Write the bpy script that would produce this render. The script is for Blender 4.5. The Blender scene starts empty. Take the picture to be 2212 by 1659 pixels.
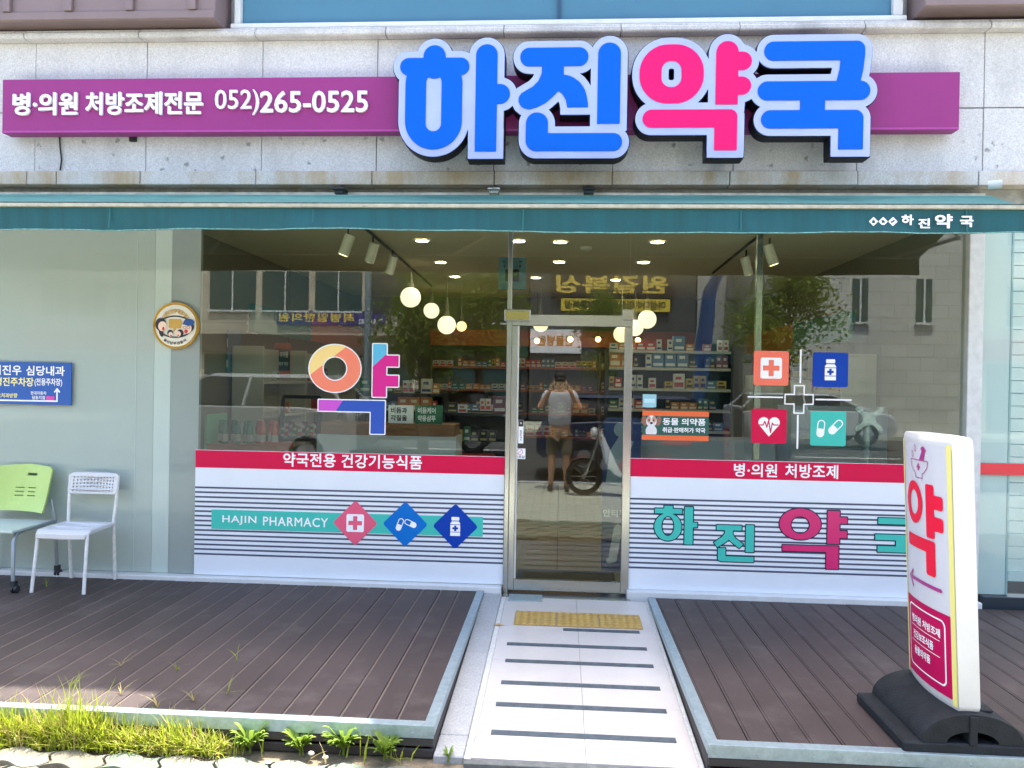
import bpy, bmesh, math, random
import numpy as np
from mathutils import Vector, Matrix

# ---------------------------------------------------------------- camera, sky, sun, exposure
S_ = bpy.context.scene
COL = S_.collection
F, CX, CY = 1661.0, 1106.0, 829.5            # focal length and centre in the 2212 px wide view
YAW, ROLL, PITCH = math.atan(104/F), .0167, -9.2/F
CAM = np.array([0, -5.8, 1.606])
f0 = np.array([-math.sin(YAW)*math.cos(PITCH), math.cos(YAW)*math.cos(PITCH), math.sin(PITCH)])
r0 = np.array([math.cos(YAW), math.sin(YAW), 0.]); u0 = np.cross(r0, f0)
rr = r0*math.cos(ROLL) + u0*math.sin(ROLL); uu = u0*math.cos(ROLL) - r0*math.sin(ROLL)
cd = bpy.data.cameras.new('camera'); cam = bpy.data.objects.new('camera', cd); COL.objects.link(cam)
cd.sensor_width = 36; cd.lens = F/2212*36; cd.clip_start = .02; cd.clip_end = 500
m = Matrix.Identity(4)
for i in range(3):
    m[i][0] = rr[i]; m[i][1] = uu[i]; m[i][2] = -f0[i]; m[i][3] = CAM[i]
cam.matrix_world = m; S_.camera = cam

SUN_EL, SUN_AZ = math.radians(72), math.radians(8)      # sun stands high behind the building
w = bpy.data.worlds.new('World'); S_.world = w; w.use_nodes = True
nt = w.node_tree; sky = nt.nodes.new('ShaderNodeTexSky'); sky.sky_type = 'NISHITA'; sky.sun_disc = False
sky.sun_elevation = SUN_EL; sky.sun_rotation = SUN_AZ; sky.dust_density = 4.5; sky.air_density = 1.0; sky.ozone_density = .6
bg = nt.nodes['Background']; nt.links.new(sky.outputs[0], bg.inputs[0]); bg.inputs[1].default_value = .15
sl = bpy.data.lights.new('sun', 'SUN'); sl.energy = 3.0; sl.angle = math.radians(.55); sl.color = (1, .95, .87)
so = bpy.data.objects.new('sun', sl); COL.objects.link(so)
sd = Vector((math.sin(SUN_AZ)*math.cos(SUN_EL), math.cos(SUN_AZ)*math.cos(SUN_EL), math.sin(SUN_EL)))
so.rotation_euler = sd.to_track_quat('Z', 'Y').to_euler(); so.location = (0, 12, 30)
vs = S_.view_settings; vs.view_transform = 'Standard'; vs.look = 'None'; vs.exposure = 2.4; vs.gamma = 1
S_.cycles.use_denoising = True
try: S_.cycles.denoiser = 'OPENIMAGEDENOISE'
except Exception: pass
S_.cycles.max_bounces = 9; S_.cycles.transparent_max_bounces = 16; S_.cycles.glossy_bounces = 4; S_.cycles.diffuse_bounces = 4
S_.cycles.sample_clamp_indirect = 6; S_.cycles.caustics_reflective = False; S_.cycles.caustics_refractive = False

# ---------------------------------------------------------------- pixel -> place
def ray(x, y): return f0*F + rr*(x-CX) - uu*(y-CY)
def onY(x, y, Y): d = ray(x, y); return CAM + d*((Y-CAM[1])/d[1])
def onZ(x, y, Z): d = ray(x, y); return CAM + d*((Z-CAM[2])/d[2])
def onX(x, y, X): d = ray(x, y); return CAM + d*((X-CAM[0])/d[0])
def mir(x, y, Y):                              # place of a thing seen mirrored in the shop window
    p = onY(x, y, Y).copy(); p[1] = -p[1]; return p
rnd = random.Random(7)

# ---------------------------------------------------------------- materials
def S(r, g, b):
    f = lambda c: (c/255/12.92 if c/255 <= .04045 else ((c/255+.055)/1.055)**2.4)
    return (f(r), f(g), f(b))
MATS = {}
def mat(name, col, rough=.55, metal=0, var=0, scale=6, bump=0, bscale=60, spec=.5, coat=0, emit=None, stretch=(1,1,1), detail=4, world=False):
    if name in MATS: return MATS[name]
    M = bpy.data.materials.new(name); M.use_nodes = True; n = M.node_tree.nodes; l = M.node_tree.links
    p = n['Principled BSDF']; p.inputs['Base Color'].default_value = (*col, 1); p.inputs['Roughness'].default_value = rough
    p.inputs['Metallic'].default_value = metal; p.inputs['Specular IOR Level'].default_value = spec; p.inputs['Coat Weight'].default_value = coat
    p.inputs['Coat Roughness'].default_value = .02
    if var or bump:
        tc = n.new('ShaderNodeTexCoord'); mp = n.new('ShaderNodeMapping'); mp.inputs['Scale'].default_value = stretch
        l.new(n.new('ShaderNodeNewGeometry').outputs['Position'] if world else tc.outputs['Object'], mp.inputs[0])
    if var:
        nz = n.new('ShaderNodeTexNoise'); nz.inputs['Scale'].default_value = scale; nz.inputs['Detail'].default_value = detail
        nz.inputs['Roughness'].default_value = .65
        l.new(mp.outputs[0], nz.inputs['Vector'])
        mx = n.new('ShaderNodeMix'); mx.data_type = 'RGBA'
        mx.inputs[6].default_value = (*[c*(1-var) for c in col], 1); mx.inputs[7].default_value = (*[min(1, c*(1+var)) for c in col], 1)
        rp = n.new('ShaderNodeMapRange'); rp.inputs[1].default_value = .3; rp.inputs[2].default_value = .7
        l.new(nz.outputs[0], rp.inputs[0]); l.new(rp.outputs[0], mx.inputs[0]); l.new(mx.outputs[2], p.inputs['Base Color'])
        rg = n.new('ShaderNodeMapRange'); rg.inputs[3].default_value = max(0, rough-.07); rg.inputs[4].default_value = min(1, rough+.07)
        l.new(nz.outputs[0], rg.inputs[0])
        if rough > .1: l.new(rg.outputs[0], p.inputs['Roughness'])
    if bump:
        nb = n.new('ShaderNodeTexNoise'); nb.inputs['Scale'].default_value = bscale; nb.inputs['Detail'].default_value = 4
        l.new(mp.outputs[0], nb.inputs['Vector'])
        bp = n.new('ShaderNodeBump'); bp.inputs['Strength'].default_value = bump; bp.inputs['Distance'].default_value = .01
        l.new(nb.outputs[0], bp.inputs['Height']); l.new(bp.outputs[0], p.inputs['Normal'])
    if emit:
        p.inputs['Emission Color'].default_value = (*emit[0], 1); p.inputs['Emission Strength'].default_value = emit[1]
    MATS[name] = M; return M

def glass(name, tint, ior, alpha_film=None):
    M = bpy.data.materials.new(name); M.use_nodes = True; n = M.node_tree.nodes; l = M.node_tree.links
    n.remove(n['Principled BSDF']); out = n['Material Output']
    tr = n.new('ShaderNodeBsdfTransparent'); tr.inputs[0].default_value = (*tint, 1)
    gl = n.new('ShaderNodeBsdfGlossy'); gl.inputs['Roughness'].default_value = 0; gl.inputs['Color'].default_value = (.92, 1, .97, 1)
    fr = n.new('ShaderNodeFresnel'); fr.inputs[0].default_value = ior
    ge = n.new('ShaderNodeNewGeometry'); inv = n.new('ShaderNodeMath'); inv.operation = 'SUBTRACT'; inv.inputs[0].default_value = 1
    l.new(ge.outputs['Backfacing'], inv.inputs[1])
    mu = n.new('ShaderNodeMath'); mu.operation = 'MULTIPLY'; l.new(fr.outputs[0], mu.inputs[0]); l.new(inv.outputs[0], mu.inputs[1])
    mx = n.new('ShaderNodeMixShader'); l.new(mu.outputs[0], mx.inputs[0]); l.new(tr.outputs[0], mx.inputs[1]); l.new(gl.outputs[0], mx.inputs[2])
    l.new(mx.outputs[0], out.inputs[0]); MATS[name] = M; return M

def granite(name, base, stain=0., rust=0., holes=False):
    """speckled granite with weather stains; rust runs and drill marks have shapes of their own"""
    M = bpy.data.materials.new(name); M.use_nodes = True; n = M.node_tree.nodes; l = M.node_tree.links
    p = n['Principled BSDF']; p.inputs['Roughness'].default_value = .72
    tc = n.new('ShaderNodeTexCoord')
    def noise(sc, det=4, st=(1, 1, 1), rough=.6):
        mp = n.new('ShaderNodeMapping'); mp.inputs['Scale'].default_value = st; l.new(tc.outputs['Object'], mp.inputs[0])
        z = n.new('ShaderNodeTexNoise'); z.inputs['Scale'].default_value = sc; z.inputs['Detail'].default_value = det; z.inputs['Roughness'].default_value = rough
        l.new(mp.outputs[0], z.inputs['Vector']); return z.outputs[0]
    def rng(src, a, b, c=0, d=1):
        r = n.new('ShaderNodeMapRange'); r.inputs[1].default_value = a; r.inputs[2].default_value = b; r.inputs[3].default_value = c; r.inputs[4].default_value = d
        l.new(src, r.inputs[0]); return r.outputs[0]
    def mix(fac, a, b, mode='MIX'):
        x = n.new('ShaderNodeMix'); x.data_type = 'RGBA'; x.blend_type = mode
        if isinstance(fac, float): x.inputs[0].default_value = fac
        else: l.new(fac, x.inputs[0])
        for k, v in ((6, a), (7, b)):
            if isinstance(v, tuple): x.inputs[k].default_value = (*v, 1)
            else: l.new(v, x.inputs[k])
        return x.outputs[2]
    c = mix(rng(noise(95, 3), .32, .68), tuple(v*.82 for v in base), tuple(min(1, v*1.14) for v in base))
    c = mix(rng(noise(230, 2), .62, .7), c, tuple(v*.35 for v in base))
    if stain: c = mix(rng(noise(3.2, 6, (1, 1, .35), .7), .45, .75, 0, stain), c, tuple(v*.45 for v in base))
    if rust: c = mix(rng(noise(2.6, 5, (1, 1, .3), .7),   .42, .62, 0, rust), c, S(176, 146, 96))
    if holes:
        vo = n.new('ShaderNodeTexVoronoi'); vo.inputs['Scale'].default_value = 9; vo.feature = 'F1'
        nc = n.new('ShaderNodeTexNoise'); nc.inputs['Scale'].default_value = 45; l.new(tc.outputs['Object'], nc.inputs['Vector'])
        wa = n.new('ShaderNodeVectorMath'); wa.operation = 'MULTIPLY_ADD'; wa.inputs[1].default_value = (.05, .05, .05); l.new(nc.outputs['Color'], wa.inputs[0]); l.new(tc.outputs['Object'], wa.inputs[2]); l.new(wa.outputs[0], vo.inputs['Vector'])
        sp = rng(vo.outputs['Distance'], .1, .2, 1, 0)
        se = n.new('ShaderNodeSeparateXYZ'); l.new(tc.outputs['Object'], se.inputs[0])
        lim = rng(se.outputs['Z'], 3.38, 3.42, 1, .12)
        mk = rng(noise(1.4, 2), .4, .46)
        a = n.new('ShaderNodeMath'); a.operation = 'MULTIPLY'; l.new(sp, a.inputs[0]); l.new(lim, a.inputs[1])
        b = n.new('ShaderNodeMath'); b.operation = 'MULTIPLY'; l.new(a.outputs[0], b.inputs[0]); l.new(mk, b.inputs[1])
        c = mix(b.outputs[0], c, tuple(v*.4 for v in base))
    l.new(c, p.inputs['Base Color'])
    bp = n.new('ShaderNodeBump'); bp.inputs['Strength'].default_value = .25; bp.inputs['Distance'].default_value = .004
    l.new(noise(120, 3), bp.inputs['Height']); l.new(bp.outputs[0], p.inputs['Normal'])
    MATS[name] = M; return M

# ---------------------------------------------------------------- mesh helpers
class MB:
    def __init__(s): s.v = []; s.f = []; s.sm = []
    def add(s, vs, fs, smooth=False):
        o = len(s.v); s.v += [tuple(map(float, p)) for p in vs]; s.f += [tuple(i+o for i in q) for q in fs]; s.sm += [smooth]*len(fs); return s
    def box(s, x0, x1, y0, y1, z0, z1):
        return s.add([(x0,y0,z0),(x1,y0,z0),(x1,y1,z0),(x0,y1,z0),(x0,y0,z1),(x1,y0,z1),(x1,y1,z1),(x0,y1,z1)],
                     [(0,3,2,1),(4,5,6,7),(0,1,5,4),(1,2,6,5),(2,3,7,6),(3,0,4,7)])
    def prism(s, pts, d):                       # polygon pts (3d, ccw seen from the front) pushed along -d... closed solid
        n = len(pts); d = np.array(d, float); q = [tuple(np.array(p, float)+d) for p in pts]
        return s.add(list(pts)+q, [tuple(range(n)), tuple(range(2*n-1, n-1, -1))] + [(i, i+n, (i+1) % n+n, (i+1) % n) for i in range(n)])
    def tube(s, path, r, n=8, cap=True):
        P = [Vector(p) for p in path]; rs = r if isinstance(r, (list, tuple)) else [r]*len(P); rings = []; prev = None
        for i, p in enumerate(P):
            t = (P[min(i+1, len(P)-1)]-P[max(i-1, 0)]).normalized()
            a = prev if prev is not None else (Vector((0, 0, 1)) if abs(t.z) < .9 else Vector((1, 0, 0)))
            a = (a - t*a.dot(t))
            a = a.normalized() if a.length > 1e-6 else t.orthogonal().normalized()
            prev = a; b = t.cross(a); rings.append([p + (a*math.cos(k*2*math.pi/n)+b*math.sin(k*2*math.pi/n))*rs[i] for k in range(n)])
        vs = [v for g in rings for v in g]; fs = []
        for i in range(len(P)-1):
            for k in range(n): fs.append((i*n+k, i*n+(k+1) % n, (i+1)*n+(k+1) % n, (i+1)*n+k))
        s.add(vs, fs, True)
        if cap:
            s.add(rings[0], [tuple(range(n-1, -1, -1))]); s.add(rings[-1], [tuple(range(n))])
        return s
    def lathe(s, prof, o=(0,0,0), n=16, axis='z'):
        vs = []; fs = []
        for r, h in prof:
            for k in range(n):
                a = k*2*math.pi/n; p = (r*math.cos(a), r*math.sin(a), h)
                if axis == 'y': p = (p[0], h, p[1])
                if axis == 'x': p = (h, p[0], p[1])
                vs.append((p[0]+o[0], p[1]+o[1], p[2]+o[2]))
        for i in range(len(prof)-1):
            for k in range(n):
                q = (i*n+k, i*n+(k+1) % n, (i+1)*n+(k+1) % n, (i+1)*n+k)
                fs.append(q if axis != 'y' else q[::-1])
        return s.add(vs, fs, True)
    def ball(s, c, r, n=16, sq=(1,1,1)):
        return s.add(*[([(c[0]+r*sq[0]*math.sin(math.pi*i/(n//2))*math.cos(2*math.pi*k/n), c[1]+r*sq[1]*math.sin(math.pi*i/(n//2))*math.sin(2*math.pi*k/n), c[2]-r*sq[2]*math.cos(math.pi*i/(n//2))) for i in range(n//2+1) for k in range(n)]),
                       [(i*n+k, i*n+(k+1) % n, (i+1)*n+(k+1) % n, (i+1)*n+k) for i in range(n//2) for k in range(n)]], smooth=True)
    def mesh(s, name, material, bevel=0, seg=1, weld=True):
        me = bpy.data.meshes.new(name); me.from_pydata(s.v, [], s.f)
        for p, q in zip(me.polygons, s.sm): p.use_smooth = q
        if weld or bevel:
            bm = bmesh.new(); bm.from_mesh(me); bmesh.ops.remove_doubles(bm, verts=bm.verts, dist=1e-5)
            if bevel:
                ed = [e for e in bm.edges if len(e.link_faces) == 2 and e.calc_face_angle(0) > .6]
                bmesh.ops.bevel(bm, geom=ed, offset=bevel, segments=seg, affect='EDGES', clamp_overlap=True)
            bm.to_mesh(me); bm.free()
        if any(s.sm):
            try: me.set_sharp_from_angle(angle=math.radians(42))
            except Exception: pass
        if material: me.materials.append(material)
        return me
    def build(s, name, material, parent=None, bevel=0, seg=1, weld=True):
        return obj(name, s.mesh(name, material, bevel, seg, weld), parent)
def obj(name, me, parent=None):
    o = bpy.data.objects.new(name, me); COL.objects.link(o)
    if parent is not None: o.parent = parent
    return o
def tag(o, label, cat, group=None):
    o['label'] = label; o['category'] = cat
    if group: o['group'] = group
    return o
def thing(name, label, cat, group=None, loc=(0,0,0), rz=0):
    o = bpy.data.objects.new(name, None); COL.objects.link(o); o.location = loc; o.rotation_euler = (0, 0, rz); o.empty_display_size = .1
    return tag(o, label, cat, group)
def struct(o): o['kind'] = 'structure'; return o
def stuff(o): o['kind'] = 'stuff'; return o
def copy_tree(o, parent=None):
    c = o.copy(); COL.objects.link(c); c.parent = parent
    for ch in list(o.children): copy_tree(ch, c)
    return c
def box(name, b, material, parent=None, bevel=0, seg=1): return MB().box(*b).build(name, material, parent, bevel, seg)

# ---------------------------------------------------------------- flat shapes from signed distances
def cap(x1, y1, x2, y2, r):
    def f(x, y):
        dx, dy = x2-x1, y2-y1; t = np.clip(((x-x1)*dx+(y-y1)*dy)/max(dx*dx+dy*dy, 1e-12), 0, 1)
        return np.hypot(x-x1-t*dx, y-y1-t*dy)-r
    return f
def rb(x0, y0, x1, y1, r=0.):
    cx, cy, hx, hy = (x0+x1)/2, (y0+y1)/2, abs(x1-x0)/2-r, abs(y1-y0)/2-r
    def f(x, y):
        qx, qy = np.abs(x-cx)-hx, np.abs(y-cy)-hy
        return np.hypot(np.maximum(qx, 0), np.maximum(qy, 0))+np.minimum(np.maximum(qx, qy), 0)-r
    return f
def ell(cx, cy, a, b, rot=0):
    c, s_ = math.cos(rot), math.sin(rot)
    def f(x, y):
        u, v = (x-cx)*c+(y-cy)*s_, -(x-cx)*s_+(y-cy)*c
        k0 = np.hypot(u/a, v/b); k1 = np.hypot(u/a/a, v/b/b)
        return k0*(k0-1)/np.maximum(k1, 1e-9)
    return f
def poly(pts):
    P = np.array(pts, float)
    def f(x, y):
        d = np.full(np.shape(x), 1e18); ins = np.zeros(np.shape(x), bool)
        for i in range(len(P)):
            a, b = P[i], P[i-1]; ex, ey = b[0]-a[0], b[1]-a[1]; wx, wy = x-a[0], y-a[1]
            t = np.clip((wx*ex+wy*ey)/max(ex*ex+ey*ey, 1e-12), 0, 1); d = np.minimum(d, (wx-ex*t)**2+(wy-ey*t)**2)
            if a[1] != b[1]:
                c = ((a[1] > y) != (b[1] > y)) & (x < (b[0]-a[0])*(y-a[1])/(b[1]-a[1])+a[0]); ins ^= c
        return np.where(ins, -1, 1)*np.sqrt(d)
    return f
def U(*fs): return lambda x, y: np.minimum.reduce([f(x, y) for f in fs])
def I(*fs): return lambda x, y: np.maximum.reduce([f(x, y) for f in fs])
def NOT(f): return lambda x, y: -f(x, y)
def off(f, d): return lambda x, y: f(x, y)-d
def at(f, cx, cy, s=1., rot=0., sx=1.):        # shape drawn in its own units, placed at (cx, cy)
    c, q = math.cos(rot), math.sin(rot)
    def g(x, y):
        u, v = (x-cx)/s, (y-cy)/s; return f((u*c+v*q)/sx, -u*q+v*c)*s
    return g
def contour(f, x0, x1, y0, y1, st, field=None):
    if field: xs, ys, D = field
    else: xs = np.arange(x0-2*st, x1+3*st, st); ys = np.arange(y0-2*st, y1+3*st, st); X, Y = np.meshgrid(xs, ys); D = f(X, Y)
    D = np.where(D == 0, 1e-9, D); D[0, :] = D[-1, :] = np.maximum(D[0, :], st); D[:, 0] = D[:, -1] = np.abs(D[:, 0])+st
    ins = D < 0; code = ins[:-1, :-1]*1+ins[:-1, 1:]*2+ins[1:, 1:]*4+ins[1:, :-1]*8
    nxt = {}
    E = {1:[(3,0)],2:[(0,1)],3:[(3,1)],4:[(1,2)],5:[(3,0),(1,2)],6:[(0,2)],7:[(3,2)],8:[(2,3)],9:[(2,0)],10:[(0,1),(2,3)],11:[(2,1)],12:[(1,3)],13:[(1,0)],14:[(0,3)]}
    pts = {}
    def ept(j, i, e):
        a, b = {0:((j,i),(j,i+1)),1:((j,i+1),(j+1,i+1)),2:((j+1,i),(j+1,i+1)),3:((j,i),(j+1,i))}[e]; k = (a, b)
        if k not in pts:
            da, db = D[a], D[b]; t = da/(da-db); pts[k] = (xs[a[1]]+(xs[b[1]]-xs[a[1]])*t, ys[a[0]]+(ys[b[0]]-ys[a[0]])*t)
        return k
    for j, i in zip(*np.nonzero((code > 0) & (code < 15))):
        for a, b in E[int(code[j, i])]: nxt[ept(j, i, a)] = ept(j, i, b)
    loops = []
    while nxt:
        k0, k = nxt.popitem(); lp = [pts[k0]]
        while k != k0 and k in nxt: lp.append(pts[k]); k = nxt.pop(k)
        if len(lp) > 2:                         # drop points on straight runs
            P = np.array(lp); keep = []
            for i in range(len(P)):
                a, b, c = (P[keep[-1]] if keep else P[i-1]), P[i], P[(i+1) % len(P)]
                cr = abs((b[0]-a[0])*(c[1]-b[1])-(b[1]-a[1])*(c[0]-b[0]))
                if cr > .004*st*st or np.hypot(*(b-a)) > 40*st: keep.append(i)
            if len(keep) > 2: loops.append(P[keep])
    return loops
def fill(loops):
    c = bpy.data.curves.new('fill', 'CURVE'); c.dimensions = '2D'; c.fill_mode = 'FRONT'
    sc = 10.
    for L in loops:
        sp = c.splines.new('POLY'); sp.points.add(len(L)-1); sp.use_cyclic_u = True
        for p, q in zip(sp.points, L): p.co = (q[0]*sc, q[1]*sc, 0, 1)
    return curve_faces(c, sc)
def curve_faces(c, sc=1.):
    o = bpy.data.objects.new('fill', c); COL.objects.link(o); dg = bpy.context.evaluated_depsgraph_get()
    me = bpy.data.meshes.new_from_object(o.evaluated_get(dg)); bpy.data.objects.remove(o)
    bm = bmesh.new(); bm.from_mesh(me); bmesh.ops.remove_doubles(bm, verts=bm.verts, dist=1e-5)
    bm.verts.ensure_lookup_table(); bm.verts.index_update()
    V = [(v.co.x/sc, v.co.y/sc) for v in bm.verts]; Fc = []
    for fa in bm.faces:
        q = [v.index for v in fa.verts]
        if fa.normal.z < 0: q = q[::-1]
        Fc.append(q)
    bm.free(); bpy.data.meshes.remove(me); return V, Fc
def grid(V, Fc, st):                             # cut a flat fill into strips both ways so that it can bend
    bm = bmesh.new(); vs_ = [bm.verts.new((a, b, 0)) for a, b in V]
    for q in Fc:
        try: bm.faces.new([vs_[i] for i in q])
        except Exception: pass
    A = np.array(V)
    for ax, no in ((0, (1, 0, 0)), (1, (0, 1, 0))):
        for u in np.arange(A[:, ax].min()+st, A[:, ax].max(), st): bmesh.ops.bisect_plane(bm, geom=bm.verts[:]+bm.edges[:]+bm.faces[:], plane_co=(u, u, 0), plane_no=no, dist=1e-6)
    bm.verts.index_update(); r = [(v.co.x, v.co.y) for v in bm.verts], [[v.index for v in f.verts] for f in bm.faces]; bm.free(); return r
def solid(V, Fc, y, depth, back=False):          # shape in (x, z) with its face at y looking towards -y
    mb = MB(); n = len(V); mb.add([(a, y, b) for a, b in V], Fc)
    if depth > 0:
        cnt = {}
        for q in Fc:
            for i in range(len(q)): cnt[(q[i], q[(i+1) % len(q)])] = 1
        ed = [e for e in cnt if (e[1], e[0]) not in cnt]
        mb.v += [(a, y+depth, b) for a, b in V]
        for a, b in ed: mb.f.append((b, a, a+n, b+n)); mb.sm.append(False)
    return mb
def shape(name, f, bb, st, y, material, parent=None, depth=0.):
    V, Fc = fill(contour(f, *bb, st)); return solid(V, Fc, y, depth).build(name, material, parent, weld=False)
_tc = {}
def embolden(V, Fc, b, st=.011):                 # grow the glyph outlines evenly by b (in em) without breaking counters
    V = np.array(V); cnt = {}
    for q in Fc:
        for i in range(len(q)): cnt[(q[i], q[(i+1) % len(q)])] = 1
    seg = [(V[a], V[c]) for a, c in cnt if (c, a) not in cnt]; lo, hi = V.min(0)-b-3*st, V.max(0)+b+3*st
    xs = np.arange(lo[0], hi[0]+st, st); ys = np.arange(lo[1], hi[1]+st, st); pad = b+3*st
    Dm = np.full((len(ys), len(xs)), pad*pad); ins = np.zeros(Dm.shape, bool)
    for a, c in seg:
        i0, i1 = np.searchsorted(xs, [min(a[0], c[0])-pad, max(a[0], c[0])+pad]); j0, j1 = np.searchsorted(ys, [min(a[1], c[1])-pad, max(a[1], c[1])+pad])
        X, Y = np.meshgrid(xs[i0:i1], ys[j0:j1]); e = c-a; t = np.clip(((X-a[0])*e[0]+(Y-a[1])*e[1])/max(e@e, 1e-12), 0, 1)
        Dm[j0:j1, i0:i1] = np.minimum(Dm[j0:j1, i0:i1], (X-a[0]-t*e[0])**2+(Y-a[1]-t*e[1])**2)
        if a[1] != c[1]:
            for j in np.nonzero((a[1] > ys) != (c[1] > ys))[0]: ins[j, :np.searchsorted(xs, a[0]+(c[0]-a[0])*(ys[j]-a[1])/(c[1]-a[1]))] ^= True
    D = np.where(ins, -1, 1)*np.sqrt(Dm)-b
    return fill(contour(None, lo[0], hi[0], lo[1], hi[1], st, (xs, ys, D)))
def glyphs(body, bold=0., space=1.):
    k = (body, bold, space)
    if k not in _tc:
        c = bpy.data.curves.new('text', 'FONT'); c.body = body; c.resolution_u = 3; c.space_character = space
        V, Fc = curve_faces(c)
        if bold > .005: V, Fc = embolden(V, Fc, bold)
        A = np.array(V); lo, hi = A.min(0), A.max(0); _tc[k] = ((A-lo)/(hi-lo), Fc)
    return _tc[k]
def text(name, body, x0, z0, x1, z1, y, material, parent, bold=0., depth=0., space=1., flip=False):
    """lettering fitted to the box (x0, z0)-(x1, z1) on the plane y; flip: faces +y"""
    A, Fc = glyphs(body, bold, space)
    if flip: A = np.column_stack([1-A[:, 0], A[:, 1]]); Fc = [q[::-1] for q in Fc]
    V = [(x0+a*(x1-x0), z0+b*(z1-z0)) for a, b in A]
    mb = solid(V, Fc, y, depth)
    if flip: mb.f = [q[::-1] for q in mb.f]
    return mb.build(name, material, parent, weld=False)
def textpx(name, body, p, q, Y, material, parent, bold=0., depth=0., space=1.):
    a, b = onY(*p, Y), onY(*q, Y); return text(name, body, a[0], a[2], b[0], b[2], Y, material, parent, bold, depth, space)
class Frame:
    """axis-true frame on the plane Y: zoomed-photo pixels around an anchor -> metres"""
    def __init__(s, ox, oy, zs, ax, ay, Y):
        x, y = (ox+ax/zs)/1.8228, (oy+ay/zs)/1.8228; p = onY(x, y, Y); s.w = (p[0], p[2]); s.a = (ax, ay)
        s.s = float((p-CAM)@f0)/F/1.8228/zs; s.Y = Y
    def f(s, g): return lambda X, Z: g(s.a[0]+(X-s.w[0])/s.s, s.a[1]-(Z-s.w[1])/s.s)*s.s
    def X(s, x): return s.w[0]+(x-s.a[0])*s.s
    def Z(s, y): return s.w[1]-(y-s.a[1])*s.s
    def bb(s, x0, y0, x1, y1, m=0): return (s.X(x0)-m, s.X(x1)+m, s.Z(y1)-m, s.Z(y0)+m)

# ================================================================ materials in use
white_paint = mat('white_paint', S(214, 216, 216), .5, var=.07, scale=9, bump=.05)
steel = mat('brushed_steel', S(176, 178, 172), .22, .85, var=.02, scale=3, stretch=(20, 20, 1))
galv = mat('galvanised_steel', S(160, 178, 184), .42, .55, var=.16, scale=30)
dark_metal = mat('dark_metal', S(40, 46, 48), .45, .4)
black_rubber = mat('black_rubber', S(33, 37, 41), .72, var=.35, scale=14, bump=.25, bscale=120, spec=.3)
white_vinyl = mat('white_vinyl', S(226, 232, 240), .35, var=.02, scale=3)
red_vinyl = mat('crimson_vinyl', S(212, 12, 72), .35+.15, spec=.2)
stripe_vinyl = mat('slate_vinyl', S(80, 86, 108), .38+.15, spec=.2)
teal_vinyl = mat('teal_vinyl', S(70, 192, 178), .36+.15, spec=.2)
pink_vinyl = mat('rose_vinyl', S(232, 96, 128), .36+.15, spec=.2)
coral_vinyl = mat('coral_vinyl', S(244, 122, 100), .36+.15, spec=.2)
sky_vinyl = mat('azure_vinyl', S(0, 112, 200), .36+.15, spec=.2)
blue_vinyl = mat('blue_vinyl', S(0, 62, 168), .36+.15, spec=.2)
navy_vinyl = mat('navy_vinyl', S(10, 32, 62), .4+.15, spec=.2)
sheet_white = mat('white_lettering', S(246, 246, 250), .4)
granite_wall = granite('granite_wall', (.66, .655, .655), .35, 0, True)
granite_ledge = granite('granite_ledge', (.62, .61, .6), .7)
granite_rust = granite('granite_rusty_ledge', (.66, .64, .6), .2, .75)
granite_curb = granite('granite_kerb', (.42, .43, .43), .3)
brown_clad = mat('brown_cladding', S(132, 114, 114), .5, .1, var=.06, scale=4)
pane_glass = glass('window_glass', (.86, .9, .85), 1.8)
door_glass = glass('door_glass', (.82, .84, .76), 1.8)
blue_glass = mat('blue_tinted_glass', S(74, 122, 146), .1, 0, var=.05, scale=1.2, spec=.35)
frost = mat('frosted_film', S(190, 197, 193), .5, spec=.25, var=.03, scale=.8)
frost2 = mat('pale_film', S(208, 216, 212), .5, spec=.25, var=.03, scale=.8)
frost3 = mat('grey_film', S(166, 171, 169), .5, spec=.25, var=.05, scale=.8)

# ================================================================ ground
GZ = -.1
paver_mat_ = mat('paver_concrete', S(196, 198, 182), .85, var=.16, scale=9, bump=.5, bscale=90)
paver_mats = [mat('paver_concrete_%d' % i, c, .85, var=.2, scale=11, bump=.5, bscale=90, world=True) for i, c in enumerate([S(122, 119, 103), S(103, 113, 98), S(112, 107, 92)])]
soil = mat('sandy_soil', S(120, 108, 88), .95, var=.35, scale=20, bump=.8, bscale=60)
asphalt = mat('asphalt', (.06, .06, .062), .85, var=.2, scale=30, bump=.5, bscale=150)
line_paint = mat('road_paint', (.7, .7, .68), .6, var=.15, scale=12)
struct(box('ground', (-60, 60, -80, 20, GZ-.5, GZ-.14), asphalt))
pv = struct(box('pavement', (-40, 40, -7.0, -.02, GZ-.2, GZ-.028), soil))
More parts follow.
